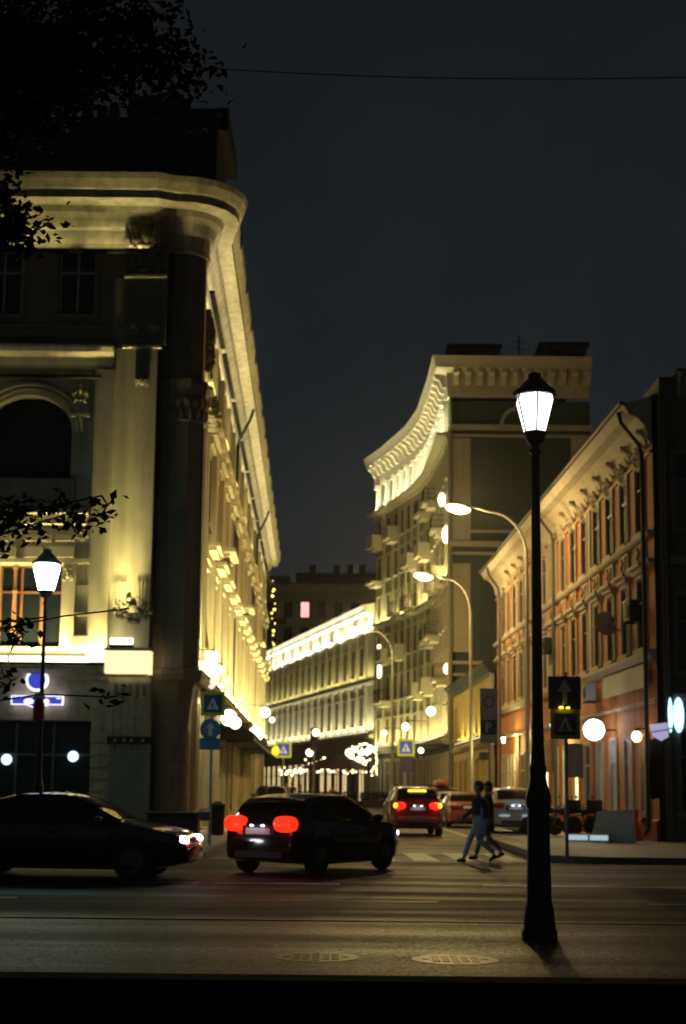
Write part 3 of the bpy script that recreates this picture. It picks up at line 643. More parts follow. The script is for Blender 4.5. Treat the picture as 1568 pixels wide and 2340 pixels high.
mulM = mesh_of(MB().fb(-.62,.62,-.80,-.16,0,.09).fb(-.40,.40,-.70,-.26,.09,.14), 'apron_panel', M_orT)
diam = mesh_of(MB().plate([(0,-.2),(.3,0),(0,.2),(-.3,0)], -.20, -.14), 'diamond', M_orange)
hd = mesh_of(MB().fb(-.72,.72,.30,.42,0,.30).fb(-.62,.62,.14,.30,0,.2).fb(-.5,.5,.0,.14,0,.12), 'window_hood', M_orT)
cons = MB().plate([(0,0),(-.42,0),(-.42,-.10),(-.24,-.2),(-.12,-.45),(0,-.5)], -.14, .14)
cons = mesh_of(cons, 'cornice_bracket', M_orT)
flo = MB(); relief(flo, (0,-.03,0), .8, .62, .12, 77, 16); flo = mesh_of(flo, 'floral_relief', M_orT, True)
strip = mesh_of(MB().fb(-.16,.16,5.85,11.75,0,.10), 'lesene', M_orT)
stripg = mesh_of(MB().fb(-.2,.2,.80,4.18,0,.10), 'lesene', M_orange)
for i, s in enumerate(wins):
    window(OFr, OB, s, 9.55, 1.0, 2.1, M_brfr, .05, (1,1), (.13,.08), M_orT, True)
    window(OFr, OB, s, 5.95, 1.0, 2.15, M_brfr, .05, (1,1), (.13,.08), M_orT, True)
    window(OFr, OB, s, .95, 1.0, 2.3, M_wfr, .05, (0,1), (.10,.06), M_orT, True, M_frost if i < 4 else (M_shopwin if i in (5,6,8,10) else None))
    T = OFr @ Matrix.Translation((s,0,9.38)); inst(mulM, 'apron_panel', OB, T); inst(diam, 'diamond', OB, OFr @ Matrix.Translation((s,0,8.90)))
    inst(hd, 'window_hood', OB, OFr @ Matrix.Translation((s,0,8.13)))
    inst(cons, 'cornice_bracket', OB, OFr @ Matrix.Translation((s+1.1,0,OZ-.72)) @ rot90)
    inst(flo, 'floral_relief', OB, OFr @ Matrix.Translation((s,-.02,12.0)))
    inst(flo, 'floral_relief', OB, OFr @ Matrix.Translation((s+1.1,-.02,12.35)))
    if i % 4 == 3: inst(strip, 'lesene', OB, OFr @ Matrix.Translation((s-1.1,0,0))); inst(stripg, 'lesene', OB, OFr @ Matrix.Translation((s-1.1,0,0)))
po = [(OF0.x,OF0.y),(OF0.x+OU.x*OL,OF0.y+OU.y*OL)]
MB().sweep([(0,OZ-1.25),(.08,OZ-1.22),(.12,OZ-.95),(.24,OZ-.66),(.46,OZ-.42),(.72,OZ-.32),(.76,OZ-.2),(.86,OZ-.06),(.88,OZ),(0,OZ+.25)], po).build('cornice', M_orT, OB)
MB().sweep([(.80,OZ-.02),(.96,OZ-.04),(.98,OZ+.06),(.80,OZ+.05)], po).build('gutter', M_roof, OB)
MB().sweep([(0,11.78),(.08,11.78),(.1,11.86),(0,11.9)], po).build('architrave', M_orT, OB)
MB().sweep([(0,8.40),(.1,8.40),(.2,8.46),(.2,8.54),(0,8.56)], po).build('string_course', M_orT, OB)
MB().sweep([(0,9.24),(.16,9.24),(.22,9.32),(.22,9.40),(0,9.42)], po).build('string_course', M_orT, OB)
MB().sweep([(0,5.5),(.12,5.5),(.24,5.68),(.24,5.78),(0,5.82)], po).build('string_course', M_orT, OB)
MB().sweep([(0,4.2),(.08,4.2),(.12,4.28),(0,4.34)], po).build('string_course', M_orT, OB)
MB().sweep([(0,0),(.10,0),(.10,.72),(0,.78)], po).build('plinth', M_redp, OB)
s0, z0 = onp(1388,1560); s1, z1 = onp(1490,1500)   # a blank pale name board on the wall
MB(OFr).fb(s0,s1,4.72,5.42,.10,.16).build('pale_board', mat('pale_board', (.50,.46,.34), .7, var=.1), OB)
for px in (1490, 1283, 1155):
    s = min(onp(px,1500)[0] if px < 1400 else OL-.12, OL-.12); pm = MB(OFr)
    pm.tube([(s-.55,-.86,OZ-.1),(s-.5,-.8,OZ-.45),(s-.1,-.34,OZ-1.25),(s,-.3,OZ-1.6),(s,-.3,.5),(s,-.45,.3)], .065, 8).build('drainpipe', M_roof, OB, True)
nb = Vector((OU.y,-OU.x)); c1 = OF0+OU*OL
MB().poly([(OF0.x,OF0.y),(c1.x,c1.y),(c1.x+14,c1.y),(OF0.x+14,OF0.y)], OZ+.05, OZ+.3).build('roof', M_roof, OB)
MB().add([(OF0.x,OF0.y,0),(OF0.x+14,OF0.y,0),(OF0.x+14,OF0.y,OZ),(OF0.x,OF0.y,OZ)], [(0,1,2,3)]).build('far_wall', M_orange, OB)
# uplight by the far door (bright pale jamb in the photograph) with its bracket lantern
# ================================================================== DARK BUILDING AT THE RIGHT EDGE
GB = thing('dark_grey_building', (14,43,0), 'unlit dark grey building on the crossing street beside the orange one', 'building')
GF = frame((9.55,42.0), (1,0)); ops = []
def gp_(px, py): p = at(px,py,42.0); return p.x-9.55, p.z
for k in range(5):
    s = .95+k*2.6; ops += [(s-.55,s+.55,9.4,11.7),(s-.55,s+.55,5.1,7.4),(s-.55,s+.55,1.0,3.4)]
m = MB(GF); wall(m, 0, 14, 0, 14.1, ops, .25); m.build('front_wall', M_grey, GB)
MB().add([(9.55,42,0),(9.55,56,0),(9.55,56,14.1),(9.55,42,14.1)], [(0,1,2,3)]).build('side_wall', M_grey, GB)
for o in ops: window(GF, GB, (o[0]+o[1])/2, o[2], o[1]-o[0], o[3]-o[2], M_greyT, .18, (1,1), (.12,.06), M_greyT, True)
MB().sweep([(0,13.4),(.2,13.4),(.5,13.9),(.55,14.1),(0,14.3)], [(10.1,42),(23.5,42)]).build('cornice', M_greyT, GB)
for z in (4.2, 8.3): MB().sweep([(0,z),(.14,z),(.2,z+.25),(0,z+.3)], [(9.75,42),(23.5,42)]).build('string_course', M_greyT, GB)
MB().poly([(10.1,42.1),(23.5,42.1),(23.5,56),(10.1,56)], 14.2, 14.4).build('roof', M_roof, GB)
MB(GF).tube([(.12,-.12,13.3),(.12,-.12,.4)], .06, 8).build('drainpipe', M_roof, GB, True)
for px, w in ((1551,.16),(1532,.07)):
    p = at(px,1634,41.8); t = thing('wall_light', (p.x,41.9,p.z), 'tall pale blue tube light on the dark grey building' if px == 1551 else 'thin dim blue tube light beside the drainpipe of the dark grey building', 'wall light')
    MB().ball((p.x,41.8,p.z), w, .08, .52, 10, 9).build('tube', M_bluel, t, True); MB().box(p.x-.05,p.x+.05,41.84,42.02,p.z-.3,p.z+.3).build('mount', M_black, t)
# ================================================================== LOW YELLOW HOUSE
YB = thing('low_yellow_house', (9,88,0), 'low ochre yellow house with a dark tin roof next to the green block', 'building')
YF = frame((7.75,99.0), Vector((8.28,77.4))-Vector((7.75,99.0))); YL = (Vector((8.28,77.4))-Vector((7.75,99.0))).length
ops = []
for k in range(7): ops += [(1.2+k*3.05,2.3+k*3.05,4.9,7.0),(1.2+k*3.05,2.3+k*3.05,1.0,3.4)]
m = MB(YF); wall(m, 0, YL, 0, 8.3, ops, .2); m.build('street_wall', M_yellow, YB)
for o in ops: window(YF, YB, (o[0]+o[1])/2, o[2], 1.1, o[3]-o[2], M_wfr, .15, (1,1), (.14,.06), M_yellow, True)
yp = [(7.75,99.0),(8.28,77.4)]
MB().sweep([(0,7.9),(.25,7.95),(.5,8.3),(.62,8.35),(.62,8.5),(-3,10.2),(-3,8.3)], yp).build('roof', M_blackm, YB)
MB().sweep([(0,4.0),(.1,4.0),(.16,4.25),(0,4.3)], yp).build('string_course', M_greenT, YB)
MB().sweep([(0,0),(.08,0),(.08,.6),(0,.65)], yp).build('plinth', M_greyT, YB)
MB(YF).tube([(YL-.3,-.12,8),(YL-.3,-.12,.4)], .07, 8).build('drainpipe', M_pole, YB, True)
# ================================================================== GREEN APARTMENT BLOCK
GR = thing('green_apartment_block', (9,112,0), 'tall green apartment block with a curved front, balconies and a brightly lit bracketed cornice', 'building')
GH = 32.4; GY = 100.0; GX = 7.55
gpath = [(3.05,132.2),(4.55,127.2),(6.45,119.4),(7.2,113.6),(7.5,105.0),(GX,GY)]
GEX = 17.7
MB().add([(GX,GY,0),(GEX,GY,0),(GEX,GY,GH-3),(GX,GY,GH-3)], [(0,1,2,3)]).build('end_wall', M_green, GR)
EF = frame((GX,GY), (1,0))
def ep(px, py): p = at(px,py,GY); return p.x-GX, p.z
def epart(name, x0, x1, y0, y1, d, m=None, dd=0):
    s0 = max(ep(x0,(y0+y1)/2)[0], -.02); s1 = ep(x1,(y0+y1)/2)[0]; za = ep((x0+x1)/2,y1)[1]; zb = ep((x0+x1)/2,y0)[1]
    return MB(EF).fb(s0,s1,za,zb,dd,d).build(name, m or M_greenT, GR)
for y0, y1 in ((1002,1235),(1288,1490)):
    epart('corner_strip', 1028, 1075, y0, y1, .14); epart('corner_strip', 1306, 1350, y0, y1, .14); epart('wall_panel', 1078, 1302, y0, y1, .05, M_green)
for y0, y1, d in ((973,984,.3),(994,1000,.16),(1213,1218,.16),(1239,1250,.3),(1263,1269,.16),(1512,1520,.25),(1540,1546,.15)): epart('belt_course', 1026, 1352, y0, y1, d)
for k in range(26):                     # plaster courses of the left strip, just told apart
    y0 = 1292+k*7.6; epart('plaster_course', 1030, 1073, y0, y0+6.4, .17, None, .14)
ring = arcp; cx, cz = ep(1180,975)
A = [(cx+.95*math.cos(math.pi*k/14), cz+1.15*math.sin(math.pi*k/14)) for k in range(15)]; B = [(cx+1.2*math.cos(math.pi*k/14), cz+1.42*math.sin(math.pi*k/14)) for k in range(15)]
MB(EF).loft([[(A[i][0],0,A[i][1]),(B[i][0],0,B[i][1]),(B[i][0],-.2,B[i][1]),(A[i][0],-.2,A[i][1])] for i in range(15)], True).build('blind_arch', M_greenT, GR)
GP = gpath+[(GEX,GY)]
MB().sweep([(0,GH-2.75),(.12,GH-2.75),(.18,GH-2.45),(.22,GH-1.0),(.5,GH-.9),(1.05,GH-.8),(1.1,GH-.55),(1.25,GH-.1),(1.3,GH),(0,GH+.2)], GP).build('cornice', M_greenT, GR)
modm = mesh_of(MB().plate([(0,0),(-.82,0),(-.82,-.28),(-.5,-.42),(-.3,-.9),(0,-1.0)], -.2, .2), 'cornice_bracket', M_greenT)
for k in range(12): inst(modm, 'cornice_bracket', GR, EF @ Matrix.Translation((.45+k*.86,-.2,GH-.86)) @ rot90)
con = mesh_of(MB().fb(-.22,.22,-2.1,0,0,.34).fb(-.28,.28,-.35,0,0,.55).fb(-.3,.3,-2.3,-2.1,0,.42), 'lit_console', mat('console_stone', (.62,.58,.46), .85, var=.12, vs=2))
nseg = len(gpath)-1
dup = [mesh_of(MB().fb(-1.0,1.0,-.3,-.05,0,1.15).fb(-.9,.9,-.55,-.3,0,.8), 'balcony', M_greenT)]
rl = MB().fb(-1.0,1.0,.9,.95,1.06,1.1)
for k in range(11): rl.fb(-.99+k*.195,-.965+k*.195,-.05,.9,1.07,1.10)
for q in (-1.0,.96): rl.fb(q,q+.04,.9,.95,0,1.06).fb(q,q+.04,.1,.15,0,1.06)
rl = mesh_of(rl, 'railing', M_black)
bsolid = mesh_of(MB().fb(-1.0,1.0,-.05,.85,1.0,1.1).fb(-1.0,-.9,-.05,.85,0,1.0).fb(.9,1.0,-.05,.85,0,1.0), 'parapet', M_greenT)
floors = [5.6, 9.4, 13.2, 16.9, 20.6, 24.0]
acc = 0
for i in range(nseg):
    a = Vector(gpath[i]); b = Vector(gpath[i+1]); L = (b-a).length; Fm = frame(a, b-a)
    n = max(1, int(L/2.0)); ss = [(k+.5)*L/n for k in range(n)]
    ops = [(s-.5,s+.5,z,z+2.2) for s in ss for z in floors]+[(s-.6,s+.6,.6,4.0) for s in ss]
    m = MB(Fm); wall(m, 0, L, 0, 5.0, ops, .25); m.build('ground_wall', M_green, GR)
    m = MB(Fm); wall(m, 0, L, 5.0, GH-5.5, ops, .25); m.build('street_wall', M_olive, GR)
    m = MB(Fm); wall(m, 0, L, GH-5.5, GH-2.6, [], .25); m.build('frieze_wall', M_green, GR)
    for j, s in enumerate(ss):
        for fi, z in enumerate(floors):
            window(Fm, GR, s, z, 1.0, 2.2, M_brfr, .05, (1,1), (.16,.10), M_greenT, True)
        window(Fm, GR, s, .6, 1.2, 3.4, M_wfr, .16, (1,1), (.2,.12), M_greenT, False)
        acc += 1
        for fi, z in enumerate(floors):
            if (acc*2+fi*3) % 7 in (0,3) and 0 < fi < 6:
                bo = inst(dup[0], 'balcony', GR, Fm @ Matrix.Translation((s,0,z)))
                inst(rl if (acc+fi) % 2 else bsolid, 'railing' if (acc+fi) % 2 else 'parapet', bo, Fm @ Matrix.Translation((s,0,z)))
        MB(Fm).fb(s+L/n/2-.18,s+L/n/2+.18,5.4,GH-5.4,0,.14).build('lesene', M_greenT, GR)
    nm_ = max(2, int(L/1.3))
    for k in range(nm_): inst(modm, 'cornice_bracket', GR, Fm @ Matrix.Translation(((k+.5)*L/nm_,-.2,GH-.86)) @ rot90)
    nk = max(2, int(L/1.9))
    for k in range(nk): inst(con, 'lit_console', GR, Fm @ Matrix.Translation(((k+.5)*L/nk,0,GH-2.75)))
    fixture(Fm, L/2, GH-5.45, .75, L-.2, 950*L/8, (0,.22,1), FLOODW, GR, True, 120)
    fixture(Fm, L/2, 5.25, .55, L-.4, 420*L/8, (0,.14,1), FLOOD, GR, True, 150)
    fixture(Fm, L/2, 16.6, .40, L-.4, 300*L/8, (0,.14,1), FLOOD, GR, False, 150)  # second strip, added at the belt to brighten the street front
MB().sweep([(0,GH-5.8),(.2,GH-5.8),(.3,GH-5.55),(.95,GH-5.5),(.95,GH-5.35),(0,GH-5.3)], gpath).build('belt_course', M_greenT, GR)
MB().sweep([(0,4.7),(.3,4.7),(.6,5.0),(.65,5.15),(0,5.2)], gpath).build('belt_course', M_greenT, GR)
MB().sweep([(0,16.2),(.16,16.2),(.2,16.5),(0,16.55)], gpath).build('belt_course', M_greenT, GR)
MB().poly([(3.05,132.2),(4.55,127.2),(6.45,119.4),(7.2,113.6),(7.5,105.0),(GX,GY+.1),(GEX,GY+.1),(GEX,132.2)], GH+.1, GH+.4).build('roof', M_roof, GR)
for x0, x1, y0 in ((1028,1140,787),(1238,1340,783)):
    a = at(x0,800,GY+3); b = at(x1,800,GY+3); zt = at((x0+x1)/2,y0,GY+3).z
    MB().box(a.x,b.x,GY+3,GY+6,GH+.3,zt-.25).build('roof_house', M_grey, GR); MB().box(a.x-.2,b.x+.2,GY+2.8,GY+6.2,zt-.25,zt).build('roof_house_cap', M_roof, GR)
    MB().box(a.x+.6,(a.x+b.x)/2-.2,GY+2.93,GY+3.0,GH+.9,zt-.6).build('louvre', M_blackm, GR)
p = at(1186,766,GY+3); MB().tube([(p.x,GY+3,GH+.2),(p.x,GY+3,p.z)], .06, 6).tube([(p.x-.7,GY+3,p.z-1),(p.x+.7,GY+3,p.z-1.1)], .03, 5).tube([(p.x-.45,GY+3,p.z-.5),(p.x+.45,GY+3,p.z-.6)], .03, 5).build('aerial', M_black, GR)
MB(EF).tube([(.12,-.2,GH-2.9),(.12,-.2,.3)], .09, 8).build('drainpipe', M_olive, GR, True)
# three bright facade lamps on the near edge of the curved front
for k, (px, py) in enumerate(((1019,1222),(1010,1142),(1022,1528))):
    p = at(px,py,100.6); l = thing('facade_lamp', (p.x,100.6,p.z), ('bright white facade lamp at the balcony level of the green block','slim lit facade lamp just under the top balconies of the green block','small facade lamp low on the corner of the green block')[k], 'lamp')
    MB().ball((p.x,100.6,p.z), .26, .26, (.62,.5,.4)[k], 10, 8).build('lamp_glass', M_globe, l, True); MB().box(p.x-.06,p.x+.5,100.5,100.7,p.z-.12,p.z+.12).build('bracket', M_black, l)
# ================================================================== FAR PALE BUILDING
FB = thing('pale_far_building', (0,150,0), 'pale three storey building down the street with a glowing white cornice', 'building')
fa = Vector((-11.2,190.5)); fbp = Vector((3.0,132.4)); FU = (fbp-fa); FLn = FU.length; FFr = frame(fa, FU); FZ = 18.6
M_fp = mat('far_pale_stucco', (.40,.37,.27), .9, var=.2, vs=.6, streak=.5)
n = 17; ss = [1.8+k*(FLn-3)/n for k in range(n)]
ops = []
for s in ss: ops += [(s-.8,s+.8,12.2,15.0),(s-.8,s+.8,7.4,10.2),(s-.95,s+.95,.3,4.2)]
m = MB(FFr); wall(m, 0, FLn, 0, FZ-.4, ops, .25); m.build('street_wall', M_fp, FB)
lp = mesh_of(MB().fb(-.35,.35,6.6,10.9,0,.22).fb(-.42,.42,10.9,11.2,0,.34), 'pilaster', M_fp); lp2 = mesh_of(MB().fb(-.3,.3,11.6,16.0,0,.18), 'pilaster', M_fp)
for s in ss:
    window(FFr, FB, s, 12.2, 1.6, 2.8, M_brfr, .04, (1,1), (.14,.1), M_fp, True); window(FFr, FB, s, 7.4, 1.6, 2.8, M_brfr, .04, (1,1), (.14,.1), M_fp, True)
    window(FFr, FB, s, .3, 1.9, 3.9, M_grey, .06, (1,1), None, None, False, M_lshop if int(s*7) % 3 else None)
    inst(lp, 'pilaster', FB, FFr @ Matrix.Translation((s+1.65,0,0))); inst(lp2, 'pilaster', FB, FFr @ Matrix.Translation((s+1.65,0,0)))
fpth = [tuple(fa), tuple(fbp)]
MB().sweep([(0,FZ-2.3),(.10,FZ-2.3),(.12,FZ-.9),(.5,FZ-.8),(.9,FZ-.7),(.95,FZ-.4),(1.1,FZ),(0,FZ+.2)], fpth).build('cornice', mat('white_cornice', (.72,.70,.62), .85, var=.08, vs=1), FB)
for z in (11.2, 6.2): MB().sweep([(0,z),(.3,z),(.45,z+.2),(.45,z+.35),(0,z+.4)], fpth).build('string_course', M_fp, FB)
fbk = mesh_of(MB().fb(-.2,.2,-1.25,0,0,.62), 'cornice_bracket', M_fp)
for k in range(30): inst(fbk, 'cornice_bracket', FB, FFr @ Matrix.Translation((1.0+k*FLn/30.5,0,FZ-.82)))
for k in range(12): fixture(FFr, FLn*(k+.5)/12, FZ-2.55, .75, FLn/12-1.6, 380, (0,.25,1), (1.0,.90,.66), FB, True, 150)
for k in range(6): fixture(FFr, FLn*(k+.5)/6, 6.7, .6, FLn/6-.3, 420, (0,.15,1), FLOODW, FB, True, 150)
for k in range(6): fixture(FFr, FLn*(k+.5)/6, 11.7, .5, FLn/6-.3, 170, (0,.15,1), FLOOD, FB, False, 150)  # strips added to brighten the dark upper floor
for k in range(6): MB(FFr).fb(FLn*(k+.5)/6-.05,FLn*(k+.5)/6+.05,FZ-2.25,FZ-.9,.13,.17).build('gutter_strap', M_roof, FB)
MB().poly([tuple(fa),tuple(fbp),(fbp.x+12,fbp.y+4),(fa.x+14,fa.y+6)], FZ+.05, FZ+.4).build('roof', M_roof, FB)
# ================================================================== END BLOCK
EB = thing('end_block', (-3,217,0), 'big unlit block closing the end of the street with one pink lit window', 'building')
EBF = frame((-22,215.0), (1,0))
def eb(px, py): p = at(px,py,215.0); return p.x+22, p.z
ops = []; zt = eb(700,1336)[1]
for r in range(7):
    for c in range(15): ops.append((1.2+c*2.55,2.5+c*2.55,3.5+r*3.9,5.9+r*3.9))
ls, lz = eb(697,1393); li = min(range(len(ops)), key=lambda k: abs((ops[k][0]+ops[k][1])/2-ls)+abs((ops[k][2]+ops[k][3])/2-lz))
dsx = ls-(ops[li][0]+ops[li][1])/2; ops = [(o[0]+dsx,o[1]+dsx,o[2]+lz-(ops[li][2]+ops[li][3])/2,o[3]+lz-(ops[li][2]+ops[li][3])/2) for o in ops]
m = MB(EBF); wall(m, 0, 40, 0, zt, ops, .25); m.build('front_wall', M_far, EB)
for k, o in enumerate(ops): window(EBF, EB, (o[0]+o[1])/2, o[2], o[1]-o[0], o[3]-o[2], M_grey if k != li else M_wfr, .18, (1,0), None, None, True, M_litwin if k == li else None)
MB().sweep([(0,zt-1.2),(.2,zt-1.2),(.4,zt-.4),(.9,zt-.2),(.9,zt),(0,zt+.2)], [(-22,215),(18,215)]).build('cornice', M_far, EB)
MB().poly([(-22,215.2),(18,215.2),(18,232),(-22,232)], zt, zt+.3).build('roof', M_roof, EB)
a = at(690,1330,218); b = at(835,1330,218); zc = at(760,1302,218).z
MB().loft([[(x,218,zt+.2),(x,218,zt+.2+(zc-zt)*.55),(x,220,zc-.2),(x,226,zc),(x,230,zt+.2)] for x in (a.x-1,a.x+1.5,(a.x+b.x)/2,b.x-1,b.x+2)]).build('mansard_roof', M_blackm, EB)
for px in (715,770,800,828):
    p = at(px,1298,219); MB().box(p.x-.5,p.x+.5,219.5,221,zt+.3,p.z+.6).build('chimney', M_blackm, EB)
a = at(612,1320,216); b = at(662,1320,216); MB().box(a.x-4,b.x,215.8,222,zt+.2,at(640,1316,216).z).build('roof_house', M_grey, EB)
s, z = eb(625,1420); MB(EBF).fb(s-2,s+2,z-1.2,z-.9,0,1.2).build('balcony', M_far, EB)
s, z = eb(625,1405); MB(EBF).fb(s-2,s+2,z-1.6,z-.6,1.1,1.2).build('balcony_rail', M_black, EB)
LBk = thing('left_far_house', (-24,150,0), 'dark house behind the far end of the ornate building', 'building')
LF = frame((-34,146), Vector((-20.5,185))-Vector((-14.5,146)))
LF = frame((-15.5,140), Vector((-30,186))-Vector((-15.5,140))); ops = []
for c in range(11):
    for r in range(4): ops.append((2+c*4.1,3.4+c*4.1,1.2+r*4.2,3.6+r*4.2))
m = MB(LF); wall(m, 0, 48, 0, 18, ops, .2); m.build('street_wall', M_far, LBk)
for o in ops: window(LF, LBk, (o[0]+o[1])/2, o[2], 1.4, 2.4, M_wfr, .15, (1,1))
MB().poly([(-15.5,140),(-30,186),(-45,180),(-32,136)], 17.9, 18.3).build('roof', M_roof, LBk)
# ================================================================== STREET LANTERNS
def lantern(loc, H, k, glass, watts, color, label):
    t = thing('street_lantern', loc, label, 'street lamp', 'classic street lanterns'); x, y, z = loc
    c = (x,y,z); hz = H-.745*k               # bottom of the glass
    MB().lathe([(.185,0),(.185,.08),(.165,.12),(.15,.30),(.128,.38),(.118,.9),(.112,1.28),(.132,1.33),(.132,1.42),(.10,1.50),(.085,1.58)], 8, c, R(22.5)).build('base', M_black, t)
    MB().lathe([(.086,1.5),(.064,1.9),(.056,2.3),(.044,hz-.22*k)], 14, c).build('post', M_black, t, True)
    MB().lathe([(.07,1.60),(.085,1.63),(.085,1.70),(.07,1.73)], 14, c).build('ring', M_black, t, True)
    MB().lathe([(.044,hz-.24*k),(.065,hz-.22*k),(.065,hz-.19*k),(.042,hz-.17*k),(.05,hz-.12*k),(.10*k,hz-.09*k),(.115*k,hz-.03*k),(.135*k,hz)], 14, c).build('collar', M_iron2, t, True)
    g0, g1, gh = .135*k, .228*k, .47*k       # glass: bottom radius, top radius, height
    n = 6
    hub = MB().lathe([(g0+.012,hz-.01),(g0+.012,hz+.02)], n, c, R(30)).build('lower_rim', M_black, t)
    for j in range(n):
        a0, a1 = R(30+60*j), R(90+60*j); q = []
        for r, h in ((g0,hz+.02),(g1*1.02,hz+gh*.82),(g1*.93,hz+gh)):
            q.append([(x+r*math.cos(a0),y+r*math.sin(a0),z+h),(x+r*math.cos(a1),y+r*math.sin(a1),z+h)])
        m = MB()
        for i in range(2): m.add([q[i][0],q[i][1],q[i+1][1],q[i+1][0]], [(0,1,2,3)])
        m.build('glass_pane', glass, t)
        m = MB().tube([q[0][0],q[1][0],q[2][0]], .010*k, 5).build('glazing_bar', M_black, t)
    MB().lathe([(g1*1.05,hz+gh-.02),(g1*1.12,hz+gh),(g1*1.10,hz+gh+.03),(g1*.95,hz+gh+.05),(g1*.55,hz+gh+.15*k),(g1*.36,hz+gh+.19*k),(g1*.36,hz+gh+.20*k)], 12, c).build('cap', M_black, t, True)
    MB().lathe([(g1*.2,hz+gh+.195*k),(g1*.34,hz+gh+.215*k),(g1*.34,hz+gh+.245*k),(g1*.15,hz+gh+.262*k),(.004,hz+gh+.275*k)], 12, c).build('finial', M_black, t, True)
    return t
p = gr(1233,2147,KH); nl = lantern((p.x,p.y,KH), at(1219,850,p.y).z-KH, .90, M_lampg, 10, (1,.95,.88), 'black lantern post with a warm white glass on the near pavement')
p = at(95,1600,32.6); lo_ = lantern((-18.6,32.6,KH), 7.0, 1.18, M_lampc, 10, (1,1,1), 'unseen bluish lantern post added out of view to light the ornate building')  # extra lantern outside the view, added to brighten the ground floor wall
p = at(95,1600,32.6); ll = lantern((p.x,32.6,KH), at(95,1252,32.6).z-KH, 1.36, M_lampc, 900, (.72,.95,.95), 'lantern post with a cool bluish glass in front of the ornate building')
# ================================================================== CURVED MAST STREET LIGHTS
def mast(px, lx, ly, d, label, watts):
    h = at(lx,ly,d); b = at(px,1500,d); x = b.x; y = d; H = h.z
    t = thing('mast_light', (x,y,KH), label, 'street lamp', 'curved mast street lights')
    dx = h.x-x; pts = [(x,y,KH),(x,y,1.2),(x,y,H-1.9)]
    for k in range(1,9):
        a = R(90*k/8); pts.append((x+dx*.55*(1-math.cos(a)), y, H-1.9+1.75*math.sin(a)))
    pts.append((h.x+.32,y,H+.10))
    MB().tube(pts, [.11,.11,.075]+[.06-.002*k for k in range(8)]+[.04], 10).build('pole', M_pole, t, True)
    MB().lathe([(.16,KH),(.16,KH+.9),(.12,KH+.95)], 12, (x,y,0)).build('base', M_pole, t, True)
    hd = MB(Matrix.Translation(h) @ Matrix.Rotation(R(8),4,'Y')); hd.ball((0,0,.06), .42, .16, .09, 12, 8, .7).build('head', M_pole, t, True)
    le = MB(Matrix.Translation(h) @ Matrix.Rotation(R(8),4,'Y')); le.ball((-.05,0,-.05), .50, .24, .19, 12, 8).build('lens', M_sod, t, True)
    point_light('sodium_light', (h.x,y,H-.28), watts, (1,.71,.27), t, .16)
mast(1205, 1050, 1160, 55.0, 'nearest curved mast with a blazing sodium lamp beside the orange building', 2100)
mast(1076, 970, 1315, 71.0, 'second curved mast with a sodium lamp in front of the yellow house', 3000)
mast(898, 818, 1437, 93.0, 'third curved mast with a sodium lamp in front of the curved green block', 2600)
# ================================================================== SIGNS
M_sgy = mat('lit_sign_yellow', (.5,.5,.05), .5, emit=(.50,.56,.04), es=.5); M_sgb = mat('lit_sign_blue', (.05,.08,.4), .5, emit=(.07,.10,.42), es=.5); M_sgw = mat('lit_sign_white', (.7,.7,.7), .5, emit=(.75,.75,.8), es=.5)
def pictogram(mb, x, z, s, y):          # walking figure in a triangle reads as the crossing sign
    mb.plate([(x-.34*s,z-.3*s),(x+.34*s,z-.3*s),(x,z+.36*s)], y, y+.004)
def man(mb, x, z, s, y):
    mb.ball((x+.01*s,y,z+.17*s), .04*s, .004, .04*s, 8, 5)
    mb.plate([(x-.03*s,z+.12*s),(x+.05*s,z+.11*s),(x+.03*s,z-.04*s),(x+.12*s,z-.22*s),(x+.07*s,z-.24*s),(x,z-.09*s),(x-.10*s,z-.24*s),(x-.15*s,z-.22*s),(x-.05*s,z-.04*s),(x-.13*s,z+.0*s),(x-.12*s,z+.05*s)], y-.003, y)
def crossing_sign(t, x, y, z, s, name='crossing_sign', lit=False):
    my, mb_, mw_ = (M_sgy, M_sgb, M_sgw) if lit else (M_signy, M_bluesign, M_signw)
    b = MB().box(x-s*.62,x+s*.62,y,y+.02,z-s*.62,z+s*.62).build(name, my, t)
    MB().box(x-s*.45,x+s*.45,y-.006,y-.001,z-s*.45,z+s*.45).build('blue_field', mb_, b)
    m = MB(); pictogram(m, x, z-.02*s, s*.9, y-.014); m.build('white_triangle', mw_, b)
    m = MB(); man(m, x, z-.06*s, s*.85, y-.017); m.build('walking_figure', M_blackm, b)
def signpost(x, y, z0, z1, label, r=.04):
    t = thing('sign_post', (x,y,z0), label, 'road sign'); MB().tube([(x,y+.05,z0),(x,y+.05,z1)], r, 10).build('post', M_signg, t, True)
    MB().box(x-.06,x+.06,y-.01,y+.11,z0,z0+.03).build('foot', M_signg, t); return t
p = gr(1297,1962,KH); x, y = p.x, p.y; z2 = at(1290,1583,y); z1 = at(1292,1655,y)
t = signpost(x, y, KH, z2.z+.45, 'sign post with a one way arrow over a crossing sign on the right pavement')
sq = MB().box(z2.x-.36,z2.x+.36,y-.02,y,z2.z-.36,z2.z+.36).build('one_way_sign', M_bluesign, t)
MB().plate([(z2.x-.05,z2.z-.3),(z2.x+.05,z2.z-.3),(z2.x+.05,z2.z+.02),(z2.x+.16,z2.z+.02),(z2.x,z2.z+.29),(z2.x-.16,z2.z+.02),(z2.x-.05,z2.z+.02)], y-.027, y-.021).build('white_arrow', M_signw, sq)
crossing_sign(t, z1.x, y-.02, z1.z, .53)
lp = MB().box(z1.x-.05,z1.x+.05,y-.10,y-.02,z1.z+.345,z1.z+.40).build('sign_lamp', M_black, t)
for q in (-.10,.04): MB().ball((z1.x+q,y-.08,z1.z+.36), .055,.03,.025,8,5).build('lamp_glass', M_amber, t, True)
